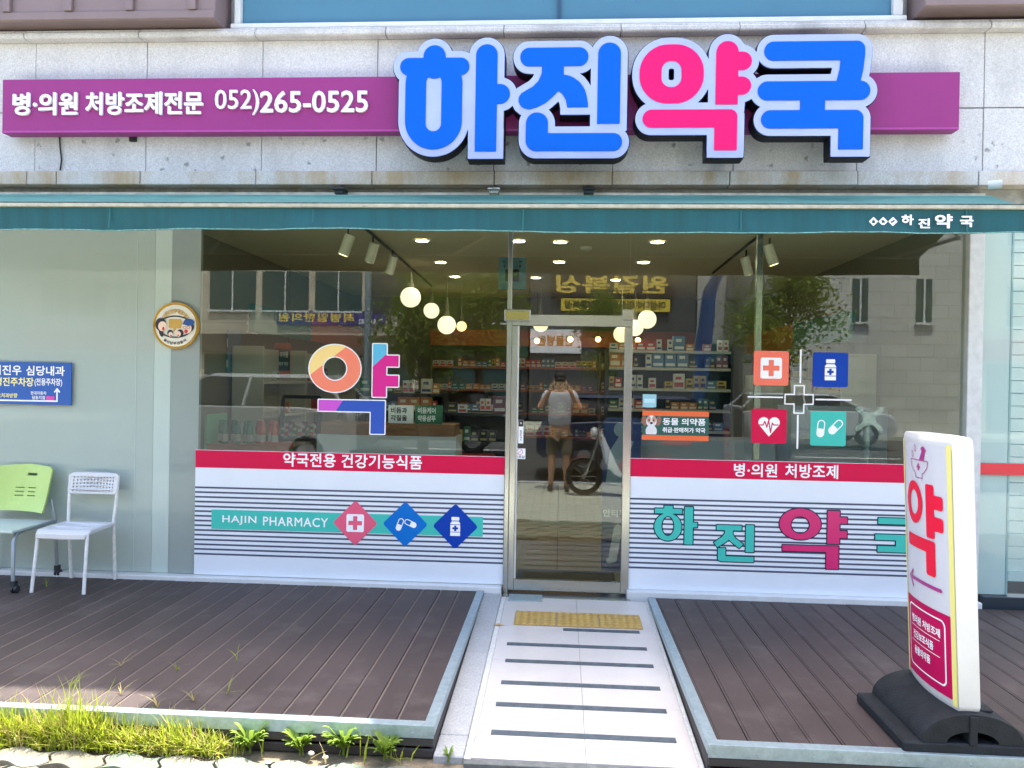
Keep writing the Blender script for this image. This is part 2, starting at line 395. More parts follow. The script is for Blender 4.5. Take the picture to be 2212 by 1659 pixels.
# interlocking wavy pavers, near strip piece by piece
def paver_mesh(material):
    L, Wd, A = .25, .14, .026; n = 6; top = []
    edge = lambda t: A*math.sin(2*math.pi*t)
    low = [(L*t-L/2, -Wd/2+edge(t)) for t in np.linspace(0, 1, 2*n+1)]
    right = [(L/2+edge(t)*.8, Wd*(t-.5)) for t in np.linspace(0, 1, n+1)][1:]
    up = [(L/2-L*t, Wd/2+edge(1-t)) for t in np.linspace(0, 1, 2*n+1)][1:]
    left = [(-L/2+edge(1-t)*.8, Wd*(.5-t)) for t in np.linspace(0, 1, n+1)][1:-1]
    P = [(a*.955, b*.915) for a, b in low+right+up+left]; k = len(P)
    mb = MB(); mb.add([(a, b, -.05) for a, b in P]+[(a, b, -.006) for a, b in P]+[(a*.985, b*.975, 0) for a, b in P],
                      [(i, (i+1) % k, (i+1) % k+k, i+k) for i in range(k)]+[(i+k, (i+1) % k+k, (i+1) % k+2*k, i+2*k) for i in range(k)]+[tuple(range(2*k, 3*k))])
    return mb.mesh('paver', material)
pms = [paver_mesh(mm) for mm in paver_mats]
cnt = 0
for j in range(8):
    for i in range(27):
        y = -2.47-.14*(j+.5); x = -4.6+.25*(i+.5*(j % 2))
        if cnt < 290 and not (y > -2.55 and -.3 < x < .62):
            o = obj('paver', pms[rnd.choice([0, 0, 1, 1, 2])], pv); o.location = (x, y, GZ+rnd.uniform(-.004, .003)); o.rotation_euler = (rnd.uniform(-.012, .012), rnd.uniform(-.012, .012), 0); cnt += 1
def brick_ground(name, col, mort, sc):
    M = bpy.data.materials.new(name); M.use_nodes = True; n = M.node_tree.nodes; l = M.node_tree.links; p = n['Principled BSDF']
    tc = n.new('ShaderNodeTexCoord'); b = n.new('ShaderNodeTexBrick'); b.inputs['Scale'].default_value = sc; l.new(tc.outputs['Object'], b.inputs['Vector'])
    b.inputs['Color1'].default_value = (*col, 1); b.inputs['Color2'].default_value = (*[c*.85 for c in col], 1); b.inputs['Mortar'].default_value = (*mort, 1); b.inputs['Mortar Size'].default_value = .012
    l.new(b.outputs[0], p.inputs['Base Color']); p.inputs['Roughness'].default_value = .85; return M
far_pave = brick_ground('far_pavers', S(188, 190, 176), S(90, 86, 72), 2.2)
struct(box('pavement_walk', (-40, 40, -6.9, -3.53, GZ-.1, GZ-.004), far_pave))
struct(box('kerb', (-40, 40, -7.2, -7.0, GZ-.3, GZ+.0), granite_curb))
for k, y in enumerate((-10.6, -14.2)):
    for i in range(14):
        mk = box('lane_marking', (-34+i*5, -34+i*5+2.6, y-.07, y+.07, GZ-.2, GZ-.134), line_paint)
        struct(mk)
struct(box('opposite_pavement', (-60, 60, -26, -21, GZ-.3, GZ), far_pave))

# ================================================================ the building
B = thing('commercial_building', 'grey granite shop building with glazed ground floor and blue upper windows', 'building')
GY = -.12                                         # face of the granite
core = MB().box(-4.9, 5.2, .0, .34, 2.92, 6.55).box(-9, -4.9, .0, .34, -.1, 6.55).box(5.2, 8, 0, .34, -.1, 6.55)
core.build('wall', granite_wall, B)
box('wall', (-9, 8, .34, 6.8, 3.05, 6.54), granite_curb, B)
box('shade_block', (-1.65, -.5, .02, .32, 6.55, 7.2), granite_wall, B); box('shade_block', (-.498, 8, .02, .32, 6.55, 8.0), granite_wall, B)  # unseen blocks added on the roof, stepped to shape the building's shadow edge
xj = [onY(x, 330, GY)[0] for x in (-178, 75, 315, 565, 813, 1067, 1324, 1584, 1851, 2123, 2385, 2640)]
rows = [(3.145, 3.595), (3.6, 4.13)]
for a, b in zip(xj[:-1], xj[1:]):
    for z0, z1 in rows:
        dz = rnd.uniform(-.002, .002)
        box('stone_panel', (a+.0025, b-.0025, GY+dz, -.02, z0+.002, z1-.002), granite_wall, B, .002)
# back mortar behind the joints
box('joint_backing', (-4.9, 5.2, -.095, -.005, 3.1, 4.2), mat('joint_mortar', S(120, 120, 118), .9), B)
tj = [onY(x, 70, GY)[0] for x in (-200, 68, 312, 560, 838, 1090, 1340, 1593, 1860, 2128, 2400, 2640)]
for a, b in zip(tj[:-1], tj[1:]):
    P = [(a+.003, -.02, 4.13), (a+.003, GY-.075, 4.13), (a+.003, GY-.085, 4.14), (a+.003, GY-.085, 4.17), (a+.003, GY-.065, 4.178), (a+.003, GY-.065, 4.195), (a+.003, GY-.03, 4.202), (a+.003, -.02, 4.207)]
    mb = MB().prism(P, (b-a-.006, 0, 0)); mb.build('ledge_stone', granite_ledge, B, .003)
lj = [onY(x, 385, GY)[0] for x in (-200, 62, 126, 306, 555, 805, 1068, 1322, 1575, 1850, 2110, 2390, 2640)]
for a, b in zip(lj[:-1], lj[1:]):
    box('ledge_stone', (a+.003, b-.003, GY-.025+rnd.uniform(-.004, .002), -.02, 3.042, 3.143), granite_rust, B, .004)
# upper windows
box('window_sill', (-2.52, 2.42, -.15, .0, 4.212, 4.25), white_paint, B, .004)
uw = box('window_frame', (-2.5, -2.455, -.125, -.02, 4.25, 6.2), white_paint, B)
box('window_frame', (2.335, 2.40, -.125, -.02, 4.25, 6.2), white_paint, B)
xm = onY(1208, 20, -.1)[0]
box('window_mullion', (xm-.012, xm+.012, -.108, -.02, 4.251, 6.2), mat('blue_frame', S(40, 74, 104), .4), B)
for a, b in ((-2.455, xm-.012), (xm+.012, 2.335)):
    wn = box('window', (a, b, -.085, -.03, 4.251, 6.2), blue_glass, B)
    box('window_rail', (a+.001, b-.001, -.1, -.086, 4.252, 4.27), mat('blue_frame', S(40, 74, 104), .4), wn)
# brown cladding bays
for nm, x0, x1, zb, ribs in (('l', -4.9, -2.57, 4.214, (42, 284, 524, 770)), ('r', 2.47, 5.2, 4.232, (4150,))):
    cb = box('cladding_bay', (x0, x1, -.30, -.025, zb, 5.6), brown_clad, B, .004)
    box('cladding_rail', (x0, x1+.0, -.318, -.301, zb+.002, zb+.06), brown_clad, cb, .004)
    for rx in ribs:
        x = onY(rx/1.8228, 5, -.3)[0]; box('cladding_rib', (x-.045, x+.012, -.33, -.301, zb+.062, 5.5), brown_clad, cb, .003)
box('soffit', (-4.9, 5.2, -.02, .34, 2.93, 3.04), mat('soffit_paint', S(120, 126, 124), .7), B)
box('awning_recess', (-4.9, 5.2, -.03, -.004, 2.9, 3.04), mat('recess_grey', S(150, 152, 146), .7, var=.3, scale=12), B)

# ---- shopfront: sill, posts, panes (panes are building parts with sub-parts)
box('sill', (-4.9, -.415, -.075, .06, -.1, .052), white_paint, B, .006)
box('sill', (.52, 3.06, -.075, .06, -.1, .055), white_paint, B, .006)
def pane(x0, x1, z0, z1, g=pane_glass, nm='window'): return box(nm, (x0, x1, -.006, .006, z0, z1), g, B)
xm2 = onY(1641, 700, 0)[0]
w1 = pane(-2.79, -.405, .056, 2.92); w2 = pane(.545, xm2-.001, .056, 2.92); w3 = pane(xm2+.001, 2.93, .056, 2.92)
box('mullion', (-.405, -.372, -.03, .05, -.0, 2.92), steel, B, .003)
box('mullion', (xm2-.022, xm2+.022, .02, .07, .056, 2.92), steel, B, .003)
w4 = pane(-.371, .508, 2.106, 2.92, pane_glass); w5 = pane(.511, .544, 2.1, 2.92)
box('window_post', (2.93, 3.035, -.06, .05, .056, 2.92), mat('post_white', S(205, 208, 208), .5, var=.1, scale=14), B, .004)
# film clad bays left of the window
fw = box('window', (-4.9, -2.792, -.006, .006, .056, 2.92), glass('bay_glass', (.95, .97, .96), 1.25), B)
for a, b, mm, nm in ((-4.9, -3.165, frost, 'film_panel'), (-3.163, -3.03, frost2, 'film_panel'), (-3.028, -2.80, frost3, 'film_panel')):
    box(nm, (a, b, .012, .05, .056, 2.92), mm, fw)
box('film_seam', (-3.31, -3.304, .009, .0118, .056, 2.92), frost2, fw)
# ---- entrance door
D = box('door', (-.371, .535, -.02, .03, 2.015, 2.1), steel, B, .003)
box('door_glass', (-.325, .475, .0, .012, .105, 2.015), door_glass, D)
box('door_stile', (-.371, -.326, -.02, .03, .02, 2.013), steel, D, .003); box('door_stile', (.476, .535, -.02, .03, .02, 2.013), steel, D, .003)
box('door_rail', (-.325, .475, -.019, .03, .02, .103), steel, D, .003)
box('door_gasket', (-.325, -.313, -.006, -.001, .105, 2.013), mat('white_gasket', S(220, 220, 214), .5), D)
brass = mat('brassy_plate', S(170, 160, 96), .3, .6)
a = onY(1090, 668, -.03); b = onY(1146, 695, -.03)
lk = box('door_lock', (a[0], b[0], -.05, -.021, b[2], a[2]), steel, D, .006)
box('lock_cover', (a[0]+.012, b[0]-.012, -.054, -.051, b[2]+.012, a[2]-.012), brass, lk, .001)
a = onY(1345, 668, -.03); b = onY(1368, 692, -.03); box('door_hinge', (a[0], b[0], -.045, -.021, b[2], a[2]), steel, D, .004)
box('threshold', (-.4, .54, -.14, .05, -.06, .0), steel, B, .003)
a = onZ(1097, 1297, .001); b = onZ(1172, 1285, .001); box('floor_pivot_plate', (a[0], b[0], a[1], b[1]-.01, -.04, .004), galv, B, .001)
# ---- right neighbour bay with louvre shutter
teal_frame = mat('pale_aqua_panel', S(192, 212, 212), .4, spec=.3)
RB = box('window', (3.036, 5.2, -.006, .006, .1, 2.92), glass('bay_glass2', (.96, .98, .97), 1.55), B)
box('side_panel', (3.036, 3.26, .012, .05, .1, 2.92), teal_frame, RB)
box('side_trim', (3.262, 3.275, .008, .05, .1, 2.92), mat('aqua_trim', S(150, 185, 188), .4), RB)
slat = mat('shutter_slat', S(205, 222, 220), .45, var=.04, scale=3)
z = .27
while z < 2.85:
    MB().prism([(3.28, .05, z), (3.28, .024, z), (3.28, .016, z+.086), (3.28, .05, z+.0925)], (1.9, 0, 0)).build('shutter_slat', slat, RB); z += .093
box('shutter_bottom_rail', (3.28, 5.2, .01, .05, .2, .268), teal_frame, RB)
box('plinth', (3.07, 5.2, -.05, .06, -.1, .098), mat('dark_plinth', S(36, 48, 58), .4, var=.1), B, .004)
a = onY(2112, 1000, -.01); b = onY(2212, 1027, -.01)
tag(box('window_tape', (3.04, 5.0, -.0085, -.0065, b[2], a[2]), mat('tape_red', S(222, 48, 62), .4)), 'plain red tape band across the shuttered bay right of the pharmacy', 'tape')

# ================================================================ awning
aw = thing('awning', 'teal green fabric awning with drooping valance over the shopfront', 'awning', loc=(-.5, -.5, 2.6)); AWO = Vector((-.5, -.5, 2.6))
def awn(mb, nm, mm, bevel=0):
    mb.v = [tuple(Vector(p)-AWO) for p in mb.v]; return mb.build(nm, mm, aw, bevel)
def fabric(name, c, st=(1,1,1)):
    M = mat(name, c, .8, var=.17, scale=5, stretch=st, bump=.15, bscale=400); return M
teal_top = fabric('awning_fabric', S(86, 138, 130), (1, 3, 1)); teal_val = fabric('valance_fabric', S(22, 82, 90), (3, 1, .25))
AX0, AX1 = -5.2, 3.02
nx = 160; V = []; Fq = []
for i in range(nx+1):
    x = AX0+(AX1-AX0)*i/nx
    for j in range(7):
        t = j/6; V.append((x, -.2-.73*t, 2.94-.24*t-.018*math.sin(math.pi*t)+.003*math.sin(x*5+j)))
for i in range(nx):
    for j in range(6): q = i*7+j; Fq.append((q, q+1, q+8, q+7))
awn(MB().add(V, Fq, True), 'canopy', teal_top)
V = []; Fq = []; nr = random.Random(3); ph = [nr.uniform(0, 6) for _ in range(6)]
for i in range(nx*2+1):
    x = AX0+(AX1-AX0)*i/nx/2
    for j in range(6):
        t = j/5; wv = .016*math.sin(x*2.1+ph[0])+.009*math.sin(x*7.3+ph[1])+.005*math.sin(x*17+ph[2])+.003*math.sin(x*41+ph[5])
        V.append((x, -.945+wv*t, 2.687-.145*t+(.006*math.sin(x*1.3+ph[3])+.003*math.sin(x*6+ph[4]))*t))
for i in range(nx*2):
    for j in range(5): q = i*6+j; Fq.append((q, q+1, q+7, q+6))
awn(MB().add(V, Fq, True), 'valance', teal_val)
for k in range(6):
    x = AX0+.9+k*1.35; awn(MB().add([(x-.005, -.951, 2.687), (x+.005, -.951, 2.687), (x+.005, -.966, 2.55), (x-.005, -.966, 2.55)], [(0, 1, 2, 3)]), 'seam', mat('seam_teal', S(34, 96, 98), .8))
hm = MB(); hv = []
for i in range(nx*2+1):
    x = AX0+(AX1-AX0)*i/nx/2; wv = .016*math.sin(x*2.1+ph[0])+.009*math.sin(x*7.3+ph[1])+.005*math.sin(x*17+ph[2])+.003*math.sin(x*41+ph[5]); zz0 = 2.687-.145+(.006*math.sin(x*1.3+ph[3])+.003*math.sin(x*6+ph[4])); hv += [(x, -.9475+wv, zz0+.002), (x, -.9475+wv*.95, zz0+.007)]
awn(hm.add(hv, [(2*i, 2*i+1, 2*i+3, 2*i+2) for i in range(nx*2)]), 'hem_stitch', mat('stitch_pale', S(120, 170, 165), .8, var=.6, scale=60))
cream = mat('cream_bar', S(172, 170, 154), .5, var=.22, scale=16, stretch=(1, 1, 1))
awn(MB().box(AX0, AX1, -.965, -.915, 2.69, 2.712), 'front_bar', cream, .003)
awn(MB().box(AX0, AX1, -.958, -.92, 2.714, 2.722), 'bar_seam', mat('seam_dark', S(70, 84, 80), .7, var=.5, scale=40))
awn(MB().tube([(AX0, -.19, 2.925), (AX1-.02, -.19, 2.925)], .03, 12), 'roller_tube', teal_top)
awn(MB().box(AX0, AX1, -.03-.05, -.031, 2.955, 3.0), 'wall_rail', mat('rail_white', S(205, 205, 198), .5, var=.25, scale=8), .003)
for x in (1068, 735, 1272):
    p = onY(x, 412, -.16); mm = steel if x == 1068 else dark_metal
    awn(MB().box(p[0]-.035, p[0]+.035, -.2, -.06, p[2]-.03, p[2]+.02).tube([(p[0]-.045, -.2, p[2]+.005), (p[0]+.045, -.2, p[2]+.005)], .014, 8), 'bracket', mm, .003)
for x in (-3.2, -1.0, 1.3, 2.75):
    awn(MB().tube([(x, -.1, 2.93), (x+.38, -.52, 2.79), (x+.05, -.92, 2.70)], .017, 8), 'folding_arm', white_paint)
awn(MB().tube([(AX1-.1, -.3, 3.0), (AX1-.03, -.34, 3.0)], .03, 10), 'roller_end_cap', white_paint)
# valance lettering (staggered) and three little diamonds
VY = -.962
G = Frame(2600, 0, 1.5447, 1600, 1345, VY)
vt = Vector((0, 0, 0))
def awtext(nm, ch, x0, y0, x1, y1):
    o = text(nm, ch, G.X(x0), G.Z(y1), G.X(x1), G.Z(y0), VY, sheet_white, None, .035)
    o.parent = aw; o.location = -AWO
for ch, q in (('하', (1470, 1305, 1543, 1370)), ('진', (1570, 1328, 1640, 1388)), ('약', (1668, 1302, 1772, 1388)), ('국', (1815, 1312, 1895, 1380))): awtext('letter', ch, *q)
dia = lambda h, r: at(rb(-h, -h, h, h, r), 0, 0, 1, math.pi/4)
for k, cx in enumerate((1305, 1362, 1420)):
    f = at(dia(20, 4), cx, 1348)
    ic = [U(rb(cx-9, 1341, cx+9, 1359, 2), rb(cx-5, 1335, cx+5, 1339)), U(cap(cx-6, 1342, cx-2, 1354, 4.5), cap(cx+3, 1343, cx+7, 1353, 4)), U(cap(cx-8, 1352, cx+6, 1343, 5))][k]
    o = shape('emblem', G.f(I(f, NOT(ic))), G.bb(cx-30, 1318, cx+30, 1378), .0012, VY, sheet_white); o.parent = aw; o.location = -AWO

# ================================================================ signs on the granite
purple = mat('purple_sheet', S(146, 50, 122), .5, var=.04, scale=2, spec=.3); PY = -.25
ps = thing('signboard', 'long purple box sign with white phone number and lettering behind the big letters', 'sign', loc=(-.75, -.18, 3.4)); PO = Vector((-.75, -.18, 3.4))
def psub(o): o.parent = ps; o.location = -PO; return o
psub(box('sign_box', (-4.23, 2.744, PY, PY+.105, 3.40, 3.803), purple, None, .004))
psub(box('edge_trim', (-4.228, 2.742, PY-.003, PY-.0005, 3.402, 3.416), mat('purple_trim', S(170, 60, 150), .35), None, .001))
for x in (-3.3, -1.2, 1.9): psub(box('wall_bracket', (x, x+.05, -.145, -.121, 3.37, 3.42), dark_metal))
LY = PY-.022
psub(textpx('lettering', '병·의원', (26.6, 249), (167, 199), LY, sheet_white, None, .022, .018))
psub(textpx('lettering', '처방조제전문', (184, 248), (438, 197), LY, sheet_white, None, .022, .018))
psub(textpx('lettering', '052)', (463.5, 248), (559, 193), LY, sheet_white, None, .0, .018))
psub(textpx('lettering', '265-0525', (561, 243), (795, 195), LY, sheet_white, None, .012, .018))
wire = MB().tube([onY(*p, GY-.012) for p in ((128, 288), (130, 320), (133, 345), (130, 368))], .006, 6); tag(wire.build('cable', dark_metal), 'thin dark cable hanging from the left end of the purple sign', 'cable')

KY = -.40                                          # front of the big letters
f2 = lambda ax, ay: Frame(1400, 0, 1.58, ax, ay, KY)
f3 = lambda ax, ay: Frame(2600, 0, 1.5447, ax, ay, KY)
A1, A2 = f2(620, 620), f2(1335, 620)
a3 = f3(404, 580); A4 = f3(930, 580)
ha = U(cap(487, 353, 487, 420, 70), cap(325, 415, 652, 415, 54), I(rb(307, 345, 664, 930, 178), NOT(rb(437, 465, 534, 817, 48))),
       U(cap(814, 347, 814, 800, 67), rb(747, 347, 881, 943)), cap(850, 588, 900, 588, 61))
ha_x = U(rb(704, 800, 925, 987), rb(470, 480, 500, 810))
zz = poly([(1158,410),(1155,460),(1135,505),(1100,540),(1060,562),(1030,580),(1015,605),(1014,630),(1025,655),(1045,672),(1080,681),(1130,668),(1185,640),(1230,600),(1262,567),(1285,585),(1308,620),(1318,669),(1447,669),(1445,640),(1438,600),(1425,560),(1410,535),(1390,510),(1350,482),(1320,471),(1293,466),(1293,410)])
jin = U(cap(1078, 355, 1386, 355, 58), zz, cap(1574, 340, 1574, 600, 70), rb(1504, 340, 1644, 772), cap(1131, 769, 1131, 872, 69), cap(1125, 885, 1605, 885, 55.5), rb(1131, 832, 1240, 940))
jin_x = U(rb(1275, 560, 1490, 712), rb(1461, 600, 1687, 815))
# pink syllable in frame-3 pixels; the ring and bar read off frame 2
c23 = lambda x: ((x/1.58+1400)-2600)*1.5447
yk = U(I(rb(c23(1768), 269, c23(2166), 628, 172), NOT(rb(c23(1905), 369, c23(2028), 529, 57))),
       cap(404, 318, 404, 500, 66), rb(336, 318, 470, 636), cap(440, 373, 494, 373, 56), cap(440, 523, 493, 523, 55),
       cap(c23(1848), 721, 380, 721, 55), rb(200, 666, 469, 776, 45), rb(333, 700, 469, 915))
yk_x = U(rb(291, 800, 511, 957), rb(294, 560, 511, 678))
gk = U(cap(690, 311, 1150, 311, 58), rb(1000, 253, 1232, 369, 50), poly([(1088, 340), (1088, 367), (1083, 425), (1065, 500), (1207, 500), (1222, 430), (1232, 340), (1232, 300), (1150, 300)]),
       cap(655, 553, 1208, 553, 58), rb(852, 590, 1000, 690), cap(676, 726, 1100, 726, 55.5), rb(960, 670.5, 1229, 781.5, 50), rb(1083, 715, 1229, 909))
gk_x = U(rb(1041, 800, 1272, 952))
letters = [('하', A1, ha, ha_x, (271, 283, 961, 943)), ('진', A2, jin, jin_x, (1013, 270, 1660, 940)), ('약', a3, yk, yk_x, (c23(1768), 252, 552, 915)), ('국', A4, gk, gk_x, (597, 253, 1268, 909))]
case_mat = mat('letter_case', S(9, 12, 24), .5, spec=.2); face_mat = mat('lilac_acrylic', S(166, 178, 230), .1, spec=.6, var=.05, scale=2, bump=.6, bscale=5)
kb = mat('cobalt_letter', S(0, 94, 202), .55, spec=.15); kp = mat('hot_pink_letter', S(236, 28, 112), .55, spec=.15)
BD = 43
ls = thing('letter_sign', 'giant blue and pink channel letters with pale lilac outline on the purple sign', 'sign', loc=(.4, -.3, 3.2)); LO = Vector((.4, -.3, 3.2))
def lsub(o, par=None): o.parent = ls; o.location = -LO; return o
outer = []
for ch, fr, g, gx, bb in letters: outer.append((fr.f(U(off(g, BD), gx)), fr.bb(bb[0]-BD, bb[1]-BD, bb[2]+BD, bb[3]+BD, .01)))
for k in (0, 2):
    fu = U(outer[k][0], outer[k+1][0]); b1, b2 = outer[k][1], outer[k+1][1]
    bb = (b1[0], b2[1], min(b1[2], b2[2]), max(b1[3], b2[3]))
    lsub(shape('letter_case', off(fu, .006), bb, .006, KY+.012, case_mat, None, .12))
    lsub(shape('letter_face', fu, bb, .005, KY, face_mat, None, .011))
for k, (ch, fr, g, gx, bb) in enumerate(letters):
    lsub(shape('letter', fr.f(g), fr.bb(*bb), .005, KY-.006, kp if k == 2 else kb, None, .005))
for x in (-.6, .55, 1.3, 2.0): lsub(box('wall_bracket', (x-.03, x+.03, KY+.133, PY-.001, 3.55, 3.62), dark_metal))

# ================================================================ decks
DZ = .02
def plank_material(name, c):
    M = mat(name, c, .6, var=.2, scale=2.2, stretch=(1, .7, 1), spec=.4, detail=7, world=True); n = M.node_tree.nodes; l = M.node_tree.links
    dz = n.new('ShaderNodeTexNoise'); dz.inputs['Scale'].default_value = 3.1; dz.inputs['Detail'].default_value = 8; dz.inputs['Roughness'].default_value = .72; l.new(n.new('ShaderNodeNewGeometry').outputs['Position'], dz.inputs['Vector'])
    dr_ = n.new('ShaderNodeMapRange'); dr_.inputs[1].default_value = .52; dr_.inputs[2].default_value = .72; dr_.inputs[4].default_value = .4; l.new(dz.outputs[0], dr_.inputs[0])
    pb = n['Principled BSDF'].inputs['Base Color']; src = pb.links[0].from_socket; dm = n.new('ShaderNodeMix'); dm.data_type = 'RGBA'; dm.inputs[7].default_value = (*S(112, 102, 98), 1); l.new(dr_.outputs[0], dm.inputs[0]); l.new(src, dm.inputs[6]); l.new(dm.outputs[2], pb)
    tc = n.new('ShaderNodeTexCoord'); mp = n.new('ShaderNodeMapping'); mp.inputs['Scale'].default_value = (1, .02, 1); l.new(tc.outputs['Object'], mp.inputs[0])
    wv = n.new('ShaderNodeTexNoise'); wv.inputs['Scale'].default_value = 240; l.new(mp.outputs[0], wv.inputs['Vector'])
    bp = n.new('ShaderNodeBump'); bp.inputs['Strength'].default_value = .35; bp.inputs['Distance'].default_value = .002
    l.new(wv.outputs[0], bp.inputs['Height']); l.new(bp.outputs[0], n['Principled BSDF'].inputs['Normal']); return M
plank_m = [plank_material('deck_plank_%d' % i, c) for i, c in enumerate((S(69, 59, 57), S(66, 56, 54), S(73, 62, 60)))]
plank_edge = plank_material('deck_plank_worn_edge', S(108, 95, 88))
fascia_m = mat('fascia_board', S(62, 58, 56), .7, var=.2, scale=8, stretch=(1, 1, 8))
def deck(label, x0, x1, yb, yf, side, phase):
    dk = thing('wooden_deck', label, 'deck', loc=((x0+x1)/2, (yb+yf)/2, GZ))
    O = Vector(dk.location)
    def part(mb, nm, mm, bevel=0):
        mb.v = [tuple(Vector(p)-O) for p in mb.v]; return mb.build(nm, mm, dk, bevel)
    pw = .1365; wd = pw-.0035; L = yb-yf-.03
    prof = [(0, -.022), (0, -.002), (.002, 0), (.011, 0), (.0115, -.003), (.0135, -.003), (.014, 0), (wd-.002, 0), (wd, -.002), (wd, -.022)]
    pm = []
    for m_ in plank_m:
        me = MB().prism([(a, 0, b) for a, b in prof], (0, L, 0)).mesh('plank', m_); me.materials.append(plank_edge); pm.append(me)
        for q in me.polygons:
            if side < 0 and q.center.x < .012 and q.center.z > -.004: q.material_index = 1
    xs = x0+.052 if side > 0 else x1-.052-wd
    while x0-.05 < xs and xs+wd < x1+.05:
        o = obj('plank', rnd.choice(pm), dk); o.location = Vector((xs, yf+.03, DZ+rnd.uniform(-.0012, .0008)))-O; o.rotation_euler.z = rnd.uniform(-.0008, .0008); xs += pw*side
    part(MB().box(x0+.01, x1-.01, yf+.03, yb, -.06, -.004), 'joists', fascia_m)
    e = x0 if side > 0 else x1; d = .05*side                  # metal edge along the ramp side
    part(MB().box(min(e, e+d), max(e, e+d), yf, yb, DZ+.0015, DZ+.0045).box(min(e-.002*side, e), max(e-.002*side, e), yf, yb, DZ-.035, DZ+.0045), 'edge_trim', galv, .0008)
    part(MB().box(x0, x1, yf-.0025, yf+.05, DZ+.0048, DZ+.0078).box(x0, x1, yf-.0025, yf, DZ-.05, DZ+.0048), 'edge_trim', galv, .0008)
    for i in range(2): part(MB().box(x0+.004, x1-.004, yf+.002, yf+.02, GZ-.02+.05*i-.0, GZ+.028+.05*i-.01), 'fascia_board', fascia_m, .003)
    part(MB().box(min(e+.002*side, e+.02*side), max(e+.002*side, e+.02*side), yf+.02, yb, GZ-.02, DZ-.002), 'fascia_board', fascia_m, .003)
    sc = MB().lathe([(0, .0025), (.004, .002), (.006, 0)], n=8).mesh('screw', galv)
    for t in range(7):
        s = obj('screw', sc, dk); s.location = Vector((e+.025*side, yf+.12+t*(yb-yf-.2)/6, DZ+.0046))-O
    for t in range(12):
        s = obj('screw', sc, dk); s.location = Vector((x0+.2+t*(x1-x0-.3)/11+rnd.uniform(-.05, .05), yf-.0026, DZ-.028))-O; s.rotation_euler = (math.pi/2, 0, 0)
    return dk
deck('dark brown plank deck left of the ramp, with grass along its edge', -4.75, -.545, -.078, -2.345, -1, .0)
deck('dark brown plank deck right of the ramp, under the standing sign', .672, 4.2, -.1, -2.40, 1, .0)

# ================================================================ ramp
RK = .1/2.2; RY0 = -.14
def onR(x, y, dz=0): d = ray(x, y); t = (RK*(CAM[1]-RY0)-CAM[2]+dz)/(d[2]-RK*d[1]); return CAM+d*t
def rz_(y, dz=0): return RK*(y-RY0)+dz
def rslab(x0, x1, y0, y1, h, t=.02):              # slab on the ramp, its top h above the ramp plane
    P = [(x0, y0), (x1, y0), (x1, y1), (x0, y1)]
    return MB().add([(a, b, rz_(b)-t+h) for a, b in P]+[(a, b, rz_(b)+h) for a, b in P], [(0,3,2,1),(4,5,6,7),(0,1,5,4),(1,2,6,5),(2,3,7,6),(3,0,4,7)])
ramp = thing('entrance_ramp', 'sloped ramp of glossy white tiles leading to the glass door', 'ramp', loc=(.15, -1.2, -.1)); RO = Vector((.15, -1.2, -.1))
def rpart(mb, nm, mm, bevel=0, par=None):
    mb.v = [tuple(Vector(p)-RO) for p in mb.v]; return mb.build(nm, mm, par or ramp, bevel)
tile_m = mat('white_tile', S(202, 196, 190), .17, var=.055, scale=4, spec=.5, detail=8)
zr = lambda x, y: ((1700+x/1.7015)/1.8228, (2100+y/1.7015)/1.8228)
ry = [-.14, onR(*zr(450, 618))[1], onR(*zr(400, 845))[1], onR(*zr(330, 1130))[1], -2.36]
xc = .145
rpart(rslab(-.395, .669, -2.358, -.141, -.005, .09), 'ramp_bed', mat('ramp_mortar', S(150, 148, 142), .9, var=.3, scale=20))
for a, b in zip(ry[1:], ry[:-1]):
    rpart(rslab(-.372, xc-.0012, a+.0012, b-.0012, 0), 'ramp_tile', tile_m, .0008); rpart(rslab(xc+.0012, .645, a+.0012, b-.0012, 0), 'ramp_tile', tile_m, .0008)
strip_m = mat('antislip_tape', S(76, 86, 92), .8, var=.3, scale=22)
for (x0, y0, x1, y1) in ((881,647,1391,662),(503,745,1440,772),(492,856,1485,889),(465,1001,1530,1040),(430,1145,1573,1194),(398,1333,1637,1390)):
    a, b = onR(*zr(x0, y0)), onR(*zr(x1, y1)); y = (a[1]+b[1])/2
    rpart(rslab(a[0], b[0], y-.023, y+.023, .0025, .002), 'antislip_strip', strip_m)
lip = rslab(-.40, .668, -2.40, -2.36, -.004, .06); rpart(lip, 'ramp_lip', mat('lip_concrete', S(110, 112, 108), .85, var=.3, scale=18), .003)
rpart(rslab(-.405, -.373, -2.37, -.141, .003, .06), 'mortar_edge', mat('white_mortar', S(206, 206, 200), .85, var=.12, scale=40, bump=.9, bscale=60), .003)
rpart(rslab(.646, .668, -2.37, -.141, .004, .06), 'mortar_edge', MATS['white_mortar'], .003)
ks = [onR(*zr(x, y))[1] for x, y in ((330, 710), (280, 800), (180, 1358))]
for a, b in zip([-2.37]+ks[::-1], ks[::-1]+[-.08]):
    rpart(rslab(-.543, -.407, a+.003, b-.003, .006, .12), 'kerb_stone', granite_curb, .004)
tp = thing('tactile_paving', 'three yellow studded tactile tiles at the top of the ramp', 'tactile tile', loc=(.12, -.5, -.02)); TO = Vector((.12, -.5, -.02))
ty = mat('tactile_yellow', S(172, 142, 80), .6, var=.2, scale=18)
p0, p1 = onR(*zr(562, 525)), onR(*zr(1418, 647)); tw = (p1[0]-p0[0])/3
